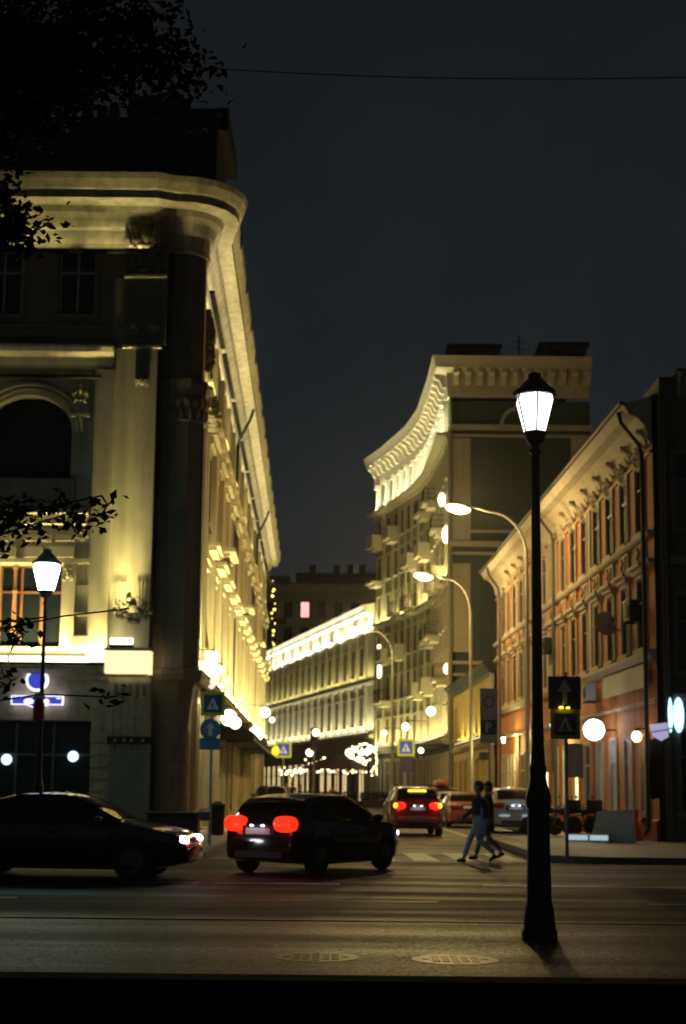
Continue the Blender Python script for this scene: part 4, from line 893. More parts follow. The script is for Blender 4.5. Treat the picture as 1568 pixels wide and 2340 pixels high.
# left post: crossing, round blue, plate
yl = 38.5; a = at(487,1608,yl); b = at(481,1666,yl); c = at(479,1700,yl)
t = signpost(a.x-.02, yl, KH, a.z+.4, 'sign post with crossing sign, round blue sign and plate before the ornate building')
crossing_sign(t, a.x, yl-.02, a.z, .53)
def disc(x, y, z, r, name, m, parent, th=.02, n=28): return MB(Matrix.Translation((x,y,z)) @ Matrix.Rotation(R(90),4,'X')).lathe([(r,0),(r,th)], n).build(name, m, parent)
ds = disc(b.x, yl, b.z, .28, 'round_blue_sign', M_blues2, t)
MB().plate([(b.x-.05,b.z-.18),(b.x+.05,b.z-.18),(b.x+.05,b.z+.02),(b.x+.13,b.z+.02),(b.x,b.z+.18),(b.x-.13,b.z+.02),(b.x-.05,b.z+.02)], yl-.028, yl-.022).build('white_arrow', M_signw, ds)
MB().box(c.x-.27,c.x+.27,yl-.02,yl,c.z-.16,c.z+.16).build('lower_plate', M_blues2, t)
# parking post
yp_ = 47.0; a = at(1117,1604,yp_); b = at(1117,1662,yp_); q0 = at(1117,1573,yp_).z; q1 = at(1117,1698,yp_).z; hw = .29
t = signpost(a.x+.02, yp_, KH, q0, 'tall parking sign board with a blue P field on a post near the silver car')
bd = MB().box(a.x-hw,a.x+hw,yp_-.02,yp_,q1,q0).build('sign_board', M_signg, t)
MB(Matrix.Translation((a.x,yp_-.022,a.z)) @ Matrix.Rotation(R(90),4,'X')).lathe([(.19,0),(.19,.006)], 24).build('red_ring', mat('faded_red', (.16,.06,.06), .5, var=.1), bd)
MB(Matrix.Translation((a.x,yp_-.029,a.z)) @ Matrix.Rotation(R(90),4,'X')).lathe([(.145,0),(.145,.004)], 24).build('ring_field', M_signg, bd)
MB().box(a.x-hw+.02,a.x+hw-.02,yp_-.028,yp_-.021,b.z-.24,b.z+.24).build('blue_field', M_bluesign, bd)
pm = MB().box(a.x-.11,a.x-.05,yp_-.036,yp_-.029,b.z-.17,b.z+.17)
A = [(a.x-.05+.13*math.sin(R(180*k/10)), b.z+.07+.10*math.cos(R(180*k/10))) for k in range(11)]; B = [(a.x-.05+.075*math.sin(R(180*k/10)), b.z+.07+.05*math.cos(R(180*k/10))) for k in range(11)]
pm.loft([[(A[i][0],yp_-.036,A[i][1]),(B[i][0],yp_-.036,B[i][1]),(B[i][0],yp_-.029,B[i][1]),(A[i][0],yp_-.029,A[i][1])] for i in range(11)]).build('letter_p', M_signw, bd)
c = at(1105,1728,yp_); MB().box(c.x-.15,c.x+.15,yp_-.02,yp_,c.z-.13,c.z+.13).build('small_plate', mat('pale_plate', (.5,.52,.32), .5, var=.1), t)
# far crossing signs
for k, (px, py, d, lab) in enumerate(((648,1713,104.0,'small crossing sign on a pole with a round yellow lamp down the street'),(928,1708,96.0,'small crossing sign and blue plate on a pole before the green block'))):
    a = at(px,py,d); t = signpost(a.x, d, KH, a.z+.8, lab, .06); crossing_sign(t, a.x, d-.03, a.z, .95, lit=True)
    if k == 0: 
        q = at(630,1716,d); MB().ball((q.x,d,q.z), .30, .14, .36, 12, 9).build('yellow_lamp', mat('yellow_lamp', (.9,.8,.05), .3, emit=(1.0,.86,.02), es=1.0), t, True)
        MB().box(q.x,a.x,d+.02,d+.08,a.z-.04,a.z+.04).build('arm', M_signg, t)
    else:
        q = at(929,1745,d); MB().box(q.x-.4,q.x+.4,d-.03,d,q.z-.55,q.z+.5).build('blue_plate', mat('violet_plate', (.10,.07,.24), .5, var=.1), t)
# traffic light by the bend
q = at(718,1690,112.0); t = thing('traffic_light', (q.x,112,0), 'dark traffic light head on a pole beyond the bend', 'traffic light')
MB().tube([(q.x,112.1,KH),(q.x,112.1,q.z+.2)], .09, 8).build('pole', M_pole, t, True); MB().box(q.x-.32,q.x+.32,111.8,112.05,q.z-.9,q.z+.9).build('housing', M_blackm, t)
for k in range(3): MB().ball((q.x,111.78,q.z+.55-k*.55), .18,.06,.18,10,6).build('lens', M_dplast if k else M_tailo, t, True)
# house number sign on the ornate building
hx = at(87,1555,43.9); hz2 = at(87,1602,43.9); t = thing('house_sign', (hx.x,43.9,hz2.z), 'lit blue house sign with a round number disc over a name plate', 'sign')
disc(hx.x, 43.84, hx.z, .35, 'number_disc', M_whlit, t, .1); disc(hx.x, 43.735, hx.z, .27, 'number_field', M_bluelit, t, .006)
MB().box(hx.x-.05,hx.x+.05,43.84,43.99,hz2.z+.15,hx.z).build('stem', M_black, t)
ou = [(-.80,.16),(.80,.16),(.80,-.12),(.34,-.12),(.12,-.22),(-.12,-.22),(-.34,-.12),(-.80,-.12)]
MB().plate([(hz2.x+p[0],hz2.z+p[1]) for p in ou], 43.76, 43.88).build('name_panel', M_whlit, t)
MB().plate([(hz2.x+p[0]*.95,hz2.z+p[1]*.80) for p in ou], 43.745, 43.755).build('name_field', M_bluelit, t)
for q, w in ((-.25,.16),(.25,.14)): MB().ball((hz2.x+q,43.74,hz2.z-.02), w,.01,.09,10,6).build('name_glow', M_whlit, t, True)
for q in (-.66,.66): MB().box(hz2.x+q-.06,hz2.x+q+.06,43.735,43.742,hz2.z+.06,hz2.z+.10).build('name_mark', M_whlit, t)
for q in (-.5,.5): MB().box(hz2.x+q-.03,hz2.x+q+.03,43.86,44.0,hz2.z-.05,hz2.z+.05).build('mount', M_black, t)
# red lamp-post banner/box on the left lantern
p = at(88,1618,32.55); t = thing('post_box', (p.x,32.55,p.z-.3), 'small red box strapped to the bluish lantern post', 'box')
MB().lathe([(.08,-.32),(.13,-.25),(.14,.05),(.10,.2)], 10, (p.x,32.6,p.z)).build('box', M_signr, t, True); MB().lathe([(.11,.2),(.15,.21),(.15,.26),(.09,.34)], 10, (p.x,32.6,p.z)).build('lid', M_signg, t, True)
# ================================================================== WALL-MOUNTED THINGS ON THE ORANGE BUILDING
nO = Vector((OU.y,-OU.x))
def offwall(px, py, off):               # photo point lying off metres out from the orange wall
    a, b = ray(px, py); d = (nO.dot(OF0)+off)/(nO.x*a+nO.y); return Vector((a*d, d, EYE+b*d))
def rot_to(n): return Matrix(((n.y,-n.x,0,0),(-n.x,-n.y,0,0),(0,0,1,0),(0,0,0,1)))
p = offwall(1357,1668,.75); t = thing('round_sign', p, 'glowing round white sign on a bracket off the orange wall', 'sign')
MB(Matrix.Translation((p.x,p.y+.07,p.z)) @ Matrix.Rotation(R(90),4,'X')).lathe([(.33,-.0),(.345,.02),(.345,.12),(.33,.14)], 32).build('lightbox', M_white, t, True)
MB(Matrix.Translation((p.x,p.y+.05,p.z)) @ Matrix.Rotation(R(90),4,'X')).lathe([(.352,-.01),(.352,.07)], 32).build('rim', M_black, t, True)
MB().tube([(p.x+.33,p.y,p.z),(p.x+.78,p.y,p.z)], .025, 8).build('bracket', M_black, t)
p = offwall(1455,1683,.35); t = thing('wall_lamp', p, 'small warm orange globe lamp on the orange wall', 'wall lamp')
MB().ball(p, .15, .15, .17, 12, 9).build('globe', M_warmb, t, True); MB().tube([(p.x,p.y,p.z+.16),(p.x,p.y,p.z+.24),(p.x+.36,p.y,p.z+.24)], .02, 6).build('bracket', M_black, t); MB().lathe([(.03,.26),(.1,.2),(.1,.15)], 10, p).build('cap', M_black, t, True)
p = offwall(1503,1672,.45); t = thing('shop_sign', p, 'small pale violet faceted sign at the corner of the orange building', 'sign')
ou = [(-.22,.20),(.28,.26),(.30,-.14),(.10,-.26),(-.12,-.14)]
MB(Matrix.Translation(p)).plate(ou, -.05, .05).build('lightbox', mat('violet_lightbox', (.6,.6,.8), .4, emit=(.55,.53,.85), es=.65), t)
MB(Matrix.Translation(p)).tube([(-.2,-.055,-.02),(.28,-.055,.06)], .018, 6).build('band', M_grey, t); MB(Matrix.Translation(p)).tube([(.2,0,.1),(.47,0,.1)], .025, 6).build('bracket', M_black, t)
p = offwall(1385,1425,.55); t = thing('satellite_dish', p, 'grey satellite dish high on the orange wall', 'satellite dish')
Mx = Matrix.Translation(p) @ Matrix.Rotation(R(20),4,'Z') @ Matrix.Rotation(R(80),4,'X')
MB(Mx).lathe([(.02,-.13),(.15,-.12),(.30,-.07),(.40,.0),(.41,.0),(.31,-.09),(.15,-.14),(.02,-.15)], 24, cap=False).build('dish', M_signg, t, True)
MB(Mx).tube([(0,-.38,0),(0,-.2,.35),(0,0,.42)], .015, 6).build('feed_arm', M_grey, t); MB(Mx).box(-.04,.04,-.03,.05,.38,.48).build('feed_horn', M_blackm, t)
MB().tube([(p.x+.05,p.y+.1,p.z),(p.x+.4,p.y+.12,p.z-.2),(p.x+.58,p.y+.12,p.z-.2)], .025, 6).build('bracket', M_black, t)
acm = None
for k, (px, py, off, lab) in enumerate(((1442,1397,.3,'air conditioner with a dark grille beside the satellite dish'),(1345,1583,.3,'grey air conditioner at the pale board of the orange building'),(1248,1475,.3,'small air conditioner box behind the lantern post on the orange wall'))):
    p = offwall(px, py, off); T = Matrix.Translation(p) @ rot_to(nO); t = thing('air_conditioner', p, lab, 'air conditioner', 'air conditioners on the orange building')
    MB(T).box(-.42,.42,-.16,.16,-.30,.30).build('casing', M_signg if k == 1 else M_dplast, t)
    MB(T @ Matrix.Translation((-.1,-.162,0)) @ Matrix.Rotation(R(90),4,'X')).lathe([(.24,0),(.24,.02),(.2,.03),(.06,.03)], 18).build('fan_grille', M_blackm, t)
    MB(T).box(-.36,-.30,-.14,.36,-.36,-.302).box(.30,.36,-.14,.36,-.36,-.302).build('bracket', M_black, t)
    MB(T).fb(-.42,.42,.302,.33,-.2,.2).build('rain_cover', M_signg, t)
p = offwall(1500,1757,.42); t = thing('hanging_banner', p, 'narrow black banner hanging from a bracket at the orange corner', 'banner')
MB(Matrix.Translation(p)).plate([(-.20,.80),(.20,.86),(.22,-.80),(-.16,-.86),(-.22,-.6)], -.02, .02).build('cloth', M_blackm, t)
MB(Matrix.Translation(p)).tube([(-.22,0,.84),(.46,0,.84)], .02, 6).build('rod', M_black, t)
# board signs seen past the sign post
for k, (px, py, w, h) in enumerate(((1262,1728,.5,.62),(1316,1738,.36,.6))):
    p = offwall(px, py, .25); t = thing('notice_board', p, ('square brown notice board on the far orange wall','narrow dark notice board next to the sign post')[k], 'board')
    MB(Matrix.Translation(p)).box(-w,w,-.03,.03,-h,h).build('panel', mat('brown_board', (.18,.11,.05), .6, var=.3, vs=3) if k == 0 else M_grey, t)
    f = MB(Matrix.Translation(p)).box(-w-.03,-w,-.05,.04,-h,h).box(w,w+.03,-.05,.04,-h,h).box(-w-.03,w+.03,-.05,.04,h,h+.03).box(-w-.03,w+.03,-.05,.04,-h-.03,-h).build('frame', M_black, t)
    MB(Matrix.Translation(p)).box(w,w+.26 if k == 0 else w+.2,-.02,.02,h*.5,h*.5+.05).build('bracket', M_black, t)
# bright doorway lamps on the far part of the orange wall: two lanterns on brackets washing the wall
for k, (px, py, wt) in enumerate(((1150,1690,260),(1262,1660,90))):
    p = offwall(px, py, .7); t = thing('bracket_lantern', p, ('bracket lantern washing the far doorway of the orange building','bluish bracket lantern by the sign post on the orange wall')[k], 'wall lamp')
    MB().lathe([(.05,-.16),(.11,.1),(.03,.2)], 8, p).build('glass', M_globe if k == 0 else M_bluel, t, True); MB().lathe([(.13,.1),(.13,.13),(.02,.26)], 8, p).build('cap', M_black, t, True)
    MB().tube([(p.x,p.y,p.z+.24),(p.x+.3,p.y,p.z+.34),(p.x+.72,p.y,p.z+.30)], .022, 6).build('bracket', M_black, t)
    point_light('lantern_light', (p.x+.25,p.y-.1,p.z-.3), wt, FLOOD, t, .12)
p = at(868,1510,130.5); t = thing('column_light', (p.x,130.5,p.z-1.5), 'tall white light column where the green block meets the pale building', 'lamp')
MB().lathe([(.02,-1.6),(.2,-1.5),(.2,1.4),(.02,1.5)], 10, p).build('tube', M_globe, t, True); MB().box(p.x-.1,p.x+.8,130.45,130.6,p.z-.1,p.z+.1).build('mount', M_black, t)
# yellow house wall lamp
p = at(1050,1600,91); t = thing('house_flood', (p.x+.1,91,4.4), 'small floodlight over the ground floor of the yellow house', 'floodlight')
fixture(YF, 9.0, 4.45, .35, 8.0, 170, (0,.1,1), FLOOD, t, True, 150); fixture(YF, 17.5, 4.45, .35, 6.0, 130, (0,.1,1), FLOOD, t, True, 150)
# ================================================================== SHOP LAMPS ON THE ORNATE BUILDING'S STREET SIDE
nS = Vector((US.y,-US.x))
def offleft(px, py, off):
    a, b = ray(px, py); d = (nS.x*SLF0.x+nS.y*SLF0.y+off)/(nS.x*a+nS.y); return Vector((a*d, d, EYE+b*d))
for k, (px, py, r, off, lab) in enumerate(((491,1504,.20,.8,'round globe lamp on a bracket above the ledge'),(505,1530,.16,.8,'globe lamp hanging under the arm by the ledge'),(523,1640,.34,1.2,'large white globe lamp over the shop entrance'),(538,1652,.26,1.3,'second white globe lamp beside the large one'),(585,1677,.45,1.3,'glowing lamp over the dark awning'),(606,1628,.40,1.1,'cluster lamp at the far end of the ornate building'),(622,1645,.24,1.1,'small bulb at the far end of the ornate building'))):
    p = offleft(px, py, off); t = thing('globe_lamp', p, lab, 'wall lamp')
    r *= .8; MB().ball(p, r, r, r, 14, 10).build('globe', M_globe, t, True); MB().tube([(p.x,p.y,p.z+r),(p.x,p.y,p.z+r+.1),(p.x-off-.02,p.y,p.z+r+.12)], .03, 6).build('bracket', M_black, t)
# awning
a = offleft(548,1650,.1); t = thing('shop_awning', (a.x,a.y,3.6), 'long dark canvas awning over the shops of the ornate building', 'awning')
T = SF
s0 = 14.5
MB(T).loft([[(s,-.05,4.6),(s,-1.5,3.9),(s,-1.5,3.6),(s,-.05,3.6)] for s in (s0,s0+14,s0+28)]).build('canvas', M_canvas, t)
MB(T).box(s0,s0+28,-1.54,-1.5,3.55,3.66).build('front_bar', M_black, t)
for k in range(8): MB(T).tube([(s0+.2+k*3.9,-1.48,3.62),(s0+.2+k*3.9,-.05,3.2)], .02, 6).build('stay', M_black, t)
# flag-like banners / vertical lit sign by the corner
p = offleft(487,1530,.5); t = thing('banner_sign', p, 'pale lit blade sign above the crossing sign', 'sign')
MB(Matrix.Translation(p)).plate([(-.32,.62),(.16,.70),(.22,-.4),(-.02,-.72),(-.3,-.5)], -.05, .05).build('lightbox', mat('pale_lightbox', (.8,.78,.7), .5, emit=(1.0,.90,.74), es=.9), t)
MB(Matrix.Translation(p)).tube([(-.45,0,.6),(.2,0,.66)], .025, 6).build('bracket', M_black, t)
# string of small bulbs down the far edge of the ornate building
t = thing('facade_bulbs', (*sl(SLEN-1),6), 'vertical string of tiny yellow bulbs at the far end of the ornate building', 'string lights')
bm_ = mesh_of(MB().ball((0,0,0), .075, .075, .075, 8, 6), 'bulb', mat('yellow_bulb', (1,.8,.2), .3, emit=(1.0,.76,.16), es=4.0), True)
rnd = random.Random(4)
for k in range(16):
    p = sl(SLEN-.6-rnd.random()*1.2, .55+rnd.random()*.35); inst(bm_, 'bulb', t, Matrix.Translation((*p, 18.9-k*.45-(rnd.random()*.5))) @ Matrix.Scale(.5+rnd.random()*1.1, 4))
MB().tube([(*sl(SLEN-1,.6),19),(*sl(SLEN-1,.6),11.5)], .02, 5).build('cable', M_black, t)
strip_light('edge_light', (*sl(SLEN-.3,.8),6.2), (*sl(SLEN-3.3,.8),6.2), (-.3,0,1), 110, .2, LB, FLOOD, 120)
# ================================================================== CARS (x forward, origin on the ground at the middle)
def interp(pts, x):
    if x <= pts[0][0]: return pts[0][1]
    if x >= pts[-1][0]: return pts[-1][1]
    for i in range(len(pts)-1):
        if pts[i][0] <= x <= pts[i+1][0]:
            p0 = pts[max(i-1,0)]; p1 = pts[i]; p2 = pts[i+1]; p3 = pts[min(i+2,len(pts)-1)]; h = p2[0]-p1[0]; t = (x-p1[0])/h
            def sl_(a, b, c):
                d0 = (b[1]-a[1])/max(b[0]-a[0],1e-6) if b is not a else None; d1 = (c[1]-b[1])/max(c[0]-b[0],1e-6) if c is not b else None
                if d0 is None: return d1
                if d1 is None: return d0
                return 0 if d0*d1 <= 0 else 2*d0*d1/(d0+d1)
            m1 = sl_(p0,p1,p2)*h; m2 = sl_(p1,p2,p3)*h
            return (2*t**3-3*t*t+1)*p1[1]+(t**3-2*t*t+t)*m1+(-2*t**3+3*t*t)*p2[1]+(t**3-t*t)*m2
def make_car(label, paint, sp, tail=None, head=None, group=None, plate_lamps=True, extras=None):
    L, Wd, H, belt, r, wf, wr, prof = sp['L'], sp['W'], sp['H'], sp['belt'], sp['r'], sp['wf'], sp['wr'], sp['prof']
    t = thing('parked_car' if sp.get('parked') else 'car', (0,0,0), label, 'car', group)
    x0, x1 = -L/2, L/2; clr = sp.get('clr', .2); ra = r+.07
    top = lambda x: interp(prof, x)
    def hw(x):
        u = 2*abs(x)/L; return Wd/2*(1-.20*max(0,(u-.62)/.38)**2.2)
    blt = lambda x: min(belt+.05*(-x/L), top(x)-.03)
    def rw(x):
        g = max(0, top(x)-blt(x)); return hw(x)*(.975-.24*min(1, g/(H-belt)))
    def ysurf(x, z):
        b = blt(x); e = top(x)-.06
        if z <= b: return hw(x)*(.985)
        return hw(x)*.985+(rw(x)-hw(x)*.985)*min(1,(z-b)/max(e-b,.01))
    xs = sorted(set([x0+L*k/64 for k in range(65)]+[c+ra*math.cos(R(15*k)) for c in (wf,wr) for k in range(13)]+[x0+.01,x0+.04,x1-.01,x1-.04]))
    xs = [x for x in xs if x0 <= x <= x1]; rings = []
    for x in xs:
        u = 2*abs(x)/L; zb = clr+.10*max(0,(u-.7)/.3)**2; w = hw(x); b = blt(x); z = top(x); rr = rw(x)
        low = zb
        for c in (wf,wr):
            if abs(x-c) < ra: low = max(low, r+math.sqrt(ra*ra-(x-c)**2))
        k = min(1, max(0, (z-b))/.2)
        half = [(0,zb),(w*.70,zb),(w*.72,low if low > zb else zb),(w*.955,max(low,zb+.02)),(w*.985,max(low+.01,zb+.14)),(w,max(low+.02,(zb+b)/2)),(w*.995,max(low+.03,b-.08)),(w*.985,max(b,low+.04)),(rr,max(z-.06*k-.02,low+.05)),(rr*.9,max(z-.015,low+.055)),(rr*.5,z+.012*k),(0,z+.018*k)]
        ring = [(x,-y,zz) for y,zz in half]+[(x,y,zz) for y,zz in half[-2:0:-1]]
        rings.append(ring)
    MB().loft(rings, True).build('body', paint, t, True)
    def side_glass(xa, xb, name='side_window'):
        for sg in (-1,1):
            m = MB(); nx, nz = 10, 3; vs = []
            for i in range(nx+1):
                x = xa+(xb-xa)*i/nx; zl = blt(x)+.025; zu = max(zl+.01, top(x)-.105)
                for j in range(nz+1):
                    z = zl+(zu-zl)*j/nz; vs.append((x, sg*(ysurf(x,z)+.007), z))
            fs = [(i*(nz+1)+j,(i+1)*(nz+1)+j,(i+1)*(nz+1)+j+1,i*(nz+1)+j+1) for i in range(nx) for j in range(nz)]
            m.add(vs, fs).build(name, M_cglass, t, True)
    for xa, xb in sp['side']: side_glass(xa, xb)
    for nm, (xa, xb) in (('windscreen',sp['ws']),('rear_window',sp['rw'])):
        m = MB(); vs = []; n = 8
        for i in range(n+1):
            x = xa+(xb-xa)*i/n; wv = rw(x)*.90
            for j in range(7):
                v = -1+2*j/6; vs.append((x, wv*v, top(x)+.018-.02*abs(v)**3+.008))
        m.add(vs, [(i*7+j,(i+1)*7+j,(i+1)*7+j+1,i*7+j+1) for i in range(n) for j in range(6)]).build(nm, M_cglass, t, True)
    for c in (wf,wr):
        for sg in (-1,1):
            yo = sg*(hw(c)*.97-.10); T = Matrix.Translation((c,yo,r)) @ Matrix.Rotation(R(90),4,'X')
            w_ = MB(T).lathe([(r*.62,-.10),(r*.93,-.105),(r,-.07),(r,.07),(r*.93,.105),(r*.62,.10)], 24).build('wheel', M_tyre, t, True)
            rim = MB(T).lathe([(r*.63,-.103*1),(r*.56,-.09),(r*.10,-.075)], 20) if sg > 0 else MB(T).lathe([(r*.63,.103),(r*.56,.09),(r*.10,.075)], 20)
            rim.build('rim', M_rim, w_, True)
            spk = MB(T)
            for k in range(5):
                spk.box(.02,r*.58,-.03,.03,-.112 if sg > 0 else .095,-.095 if sg > 0 else .112, Matrix.Rotation(R(72*k),4,'Z'))
            spk.build('spokes', M_rim, w_)
    # lamps
    zt, zh = sp['ztail'], sp['zhead']; tl = sp.get('tsz', (.10,.17,.09))
    for sg in (-1,1):
        xt = x0+.07; MB().ball((xt, sg*(hw(xt)*.99-tl[1]*.75), zt), tl[0], tl[1], tl[2], 12, 9, .75).build('tail_lamp', tail or M_tailo, t, True)
        xh = x1-.16; MB().ball((xh, sg*(hw(xh)*.96-.13), zh), .16, .15, .075, 12, 9, .75).build('headlamp', head or M_headoff, t, True)
    # seams, handles, mirrors, bumpers, plates
    for sg in (-1,1):
        for x in sp['seams']:
            m = MB(); vs = []
            for j in range(7):
                z = clr+.16+(blt(x)-clr-.18)*j/6; w = hw(x)*(.988 if j < 1 else 1.002)+.002; vs += [(x-.008,sg*w,z),(x+.008,sg*w,z)]
            m.add(vs, [(2*j,2*j+1,2*j+3,2*j+2) for j in range(6)]).build('door_seam', M_blackm, t)
        for x in sp['handles']: MB().box(x-.10,x+.10,sg*(hw(x)+.012)-.012,sg*(hw(x)+.012)+.012,belt-.15,belt-.12).build('door_handle', M_chrome if sp.get('chrome') else paint, t)
        xm = sp['mirror']; MB().ball((xm,sg*(hw(xm)+.09),belt+.07), .07,.11,.075,10,7,.8).build('mirror', paint, t, True)
        MB().box(x0+.9,x1-.9,sg*(hw(0)*.965)-.02,sg*(hw(0)*.965)+.02,clr-.01,clr+.07).build('sill', M_dplast, t)
    zp = sp['zplate']
    pl = MB().box(x0-.035,x0-.005,-.26,.26,zp-.056,zp+.056).build('rear_plate', M_plate, t)
    MB().box(x0-.02,x0+.05,-.34,.34,zp-.09,zp+.10).build('plate_recess', M_dplast, t)
    for sg in (-1,1): MB().ball((x0-.05,sg*.12,zp+.10), .02,.045,.018,8,5).build('plate_lamp', M_platelamp if plate_lamps else M_headoff, t)
    if plate_lamps:
        point_light('plate_light', (x0-.09,0,zp+.15), .5, (.75,.85,1), t, .04)
    MB().box(x1-.02,x1+.012,-.26,.26,.40,.51).build('front_plate', M_plate, t)
    gm = MB()
    for k in range(4): gm.box(x1-.06,x1+.004,-.42,.42,.56+k*.045,.575+k*.045)
    gm.build('grille', M_dplast, t)
    MB().box(x0-.012,x0+.12,-hw(x0)*.72,hw(x0)*.72,clr+.12,clr+.24).build('rear_valance', M_dplast, t)
    if extras: extras(t, sp, hw, top)
    return t
M_platelamp = mat('plate_lamp', (.8,.9,1), .3, emit=(.70,.84,1.0), es=5.0)
HATCH = dict(L=4.15, W=1.76, H=1.47, belt=.95, r=.31, wf=1.27, wr=-1.26, ztail=.93, zhead=.70, zplate=.80, tsz=(.12,.25,.15),
    prof=[(-2.075,.62),(-2.04,.92),(-1.90,1.05),(-1.62,1.30),(-1.35,1.405),(-.6,1.47),(.0,1.46),(.35,1.38),(1.15,.99),(1.6,.90),(1.95,.78),(2.06,.66),(2.075,.55)],
    side=[(-1.45,-.80),(-.72,.10),(.16,.75)], ws=(.42,1.05), rw=(-1.84,-1.45), seams=(-.76,.13,1.0), handles=(-.95,-.05), mirror=.72)
SEDAN = dict(L=4.7, W=1.82, H=1.46, belt=.94, r=.33, wf=1.42, wr=-1.40, ztail=.88, zhead=.68, zplate=.86, tsz=(.11,.22,.09),
    prof=[(-2.35,.60),(-2.32,.88),(-2.20,1.00),(-1.75,1.06),(-1.15,1.32),(-.55,1.44),(-.1,1.46),(.25,1.43),(.70,1.25),(1.25,1.00),(1.8,.90),(2.15,.80),(2.32,.66),(2.35,.54)],
    side=[(-1.45,-.75),(-.67,.20),(.26,.85)], ws=(.45,1.17), rw=(-1.68,-1.05), seams=(-.71,.23,1.15), handles=(-.92,.02), mirror=.85)
SUV = dict(L=4.5, W=1.86, H=1.66, belt=1.08, r=.35, wf=1.38, wr=-1.32, ztail=1.02, zhead=.80, zplate=.92, clr=.24, tsz=(.12,.22,.12),
    prof=[(-2.25,.70),(-2.22,1.05),(-2.12,1.20),(-1.92,1.48),(-1.7,1.60),(-.9,1.66),(-.1,1.655),(.3,1.57),(1.0,1.14),(1.5,1.06),(1.95,.95),(2.2,.80),(2.25,.62)],
    side=[(-1.75,-.95),(-.87,.05),(.11,.72)], ws=(.36,.93), rw=(-2.10,-1.80), seams=(-.91,.08,1.0), handles=(-1.1,-.1), mirror=.70)
def place(t, x, y, heading, z=0.0): move(t, (x,y,z), math.atan2(heading[1], heading[0]))
# left black sedan, crossing to the right with its headlights on
def sed_ex(t, sp, hw, top):
    MB().tube([(.2,-.60,top(.2)+.0),(-.7,-.62,top(-.7)+.0)], .012, 6).build('roof_trim', M_chrome, t)
    MB().box(2.30,2.36,-.5,.5,.34,.40).build('bumper_trim', M_chrome, t)
sd = make_car('black sedan with bright headlamps driving past the ornate building', M_carblk, SEDAN, None, M_head, extras=sed_ex)
h = (math.cos(R(-5)), math.sin(R(-5))); q = gr(312,2013)
place(sd, q.x-1.42*h[0]+.6*0, q.y+.75-1.42*h[1], h)
spot_light('headlight_beam', (2.45,-.55,.68), (1,-.05,-.06), 60, (1,.96,.9), sd, 50, .06)
# dark hatchback turning into the side street, brake lights on
hb = make_car('dark hatchback with glowing red brake lamps turning into the side street', M_cardk, HATCH, M_tail, M_head)
h = Vector((.50,.866)); rr_ = Vector((.866,-.5)); ra_ = Vector((-.45,26.7))-rr_*.74; c_ = ra_+h*1.26
place(hb, c_.x, c_.y, h)
for sg in (-1,1): point_light('brake_glow', (-2.35,sg*.6,.9), 3.0, (1,.05,.02), hb, .1)
# red taxi-like SUV ahead in the side street
q = gr(950,1912); rs = make_car('red crossover with all rear lamps lit waiting in the side street', M_carred, SUV, M_tail, None, extras=None)
MB().box(-1.99,-1.93,-.30,.30,1.50,1.545).build('high_brake_lamp', M_amber, rs)
for sg in (-1,1): MB().ball((-2.27,sg*.74,1.03), .035,.075,.075,10,7).build('turn_lamp', M_amber, rs, True)
MB().box(-2.275,-2.24,-.50,.50,.60,.63).build('chrome_strip', M_chrome, rs); MB().ball((-2.17,0,.56), .12,.80,.13,14,8,.6).build('rear_bumper', mat('bumper_grey', (.22,.20,.22), .35, metal=.3, var=.1), rs, True)
for sg in (-1,1): MB().tube([(-1.5,sg*.62,1.67),(-1.4,sg*.62,1.72),(.0,sg*.62,1.72),(.1,sg*.62,1.68)], .018, 6).build('roof_rail', M_dplast, rs)
place(rs, q.x-.02, q.y+2.25, (-.04,1))
for sg in (-1,1): point_light('brake_glow', (-2.5,sg*.65,1.0), 2.5, (1,.05,.02), rs, .1)
# parked cars
sv = make_car('silver blue crossover parked with its tail to the crossing', M_carsil, dict(SUV, parked=True), None, None, plate_lamps=True)
for sg in (-1,1): MB().ball((-2.28,sg*.42,.66), .03,.22,.045,10,7,.7).build('reflector_lamp', mat('pale_rear_lamp', (.6,.7,.75), .3, emit=(.55,.75,.85), es=.35), sv, True)
q = gr(1168,1906); place(sv, 6.3, q.y+2.3, (-.03,1), .0)
gpk = 'cars parked along the right kerb'
pk1 = make_car('maroon sedan parked beyond the silver crossover', M_cardr, dict(SEDAN, parked=True), None, None, gpk, False); place(pk1, 5.25, 61.5, (-.02,1))
pk2 = make_car('pale hatchback parked beyond the maroon sedan', M_carwh, dict(HATCH, parked=True), None, None, gpk, False); place(pk2, 5.2, 68.0, (-.02,1))
pk3 = make_car('dark crossover with a roof box parked farther up the kerb', M_cardk, dict(SUV, parked=True), None, None, gpk, False)
MB().ball((-.3,0,1.86), 1.05,.42,.19,14,9,.6).build('roof_box', M_cardr, pk3, True); place(pk3, 5.15, 74.3, (-.02,1))
pk4 = make_car('grey sedan parked before the yellow house', M_carsil, dict(SEDAN, parked=True), None, None, gpk, False); place(pk4, 5.0, 81.0, (-.02,1))
pk5 = make_car('black crossover parked at the left kerb under the awning', M_carblk, dict(SUV, parked=True), None, None, 'cars parked along the left kerb', False); q = at(617,1790,74.0); place(pk5, q.x, 76.0, (-.03,1))
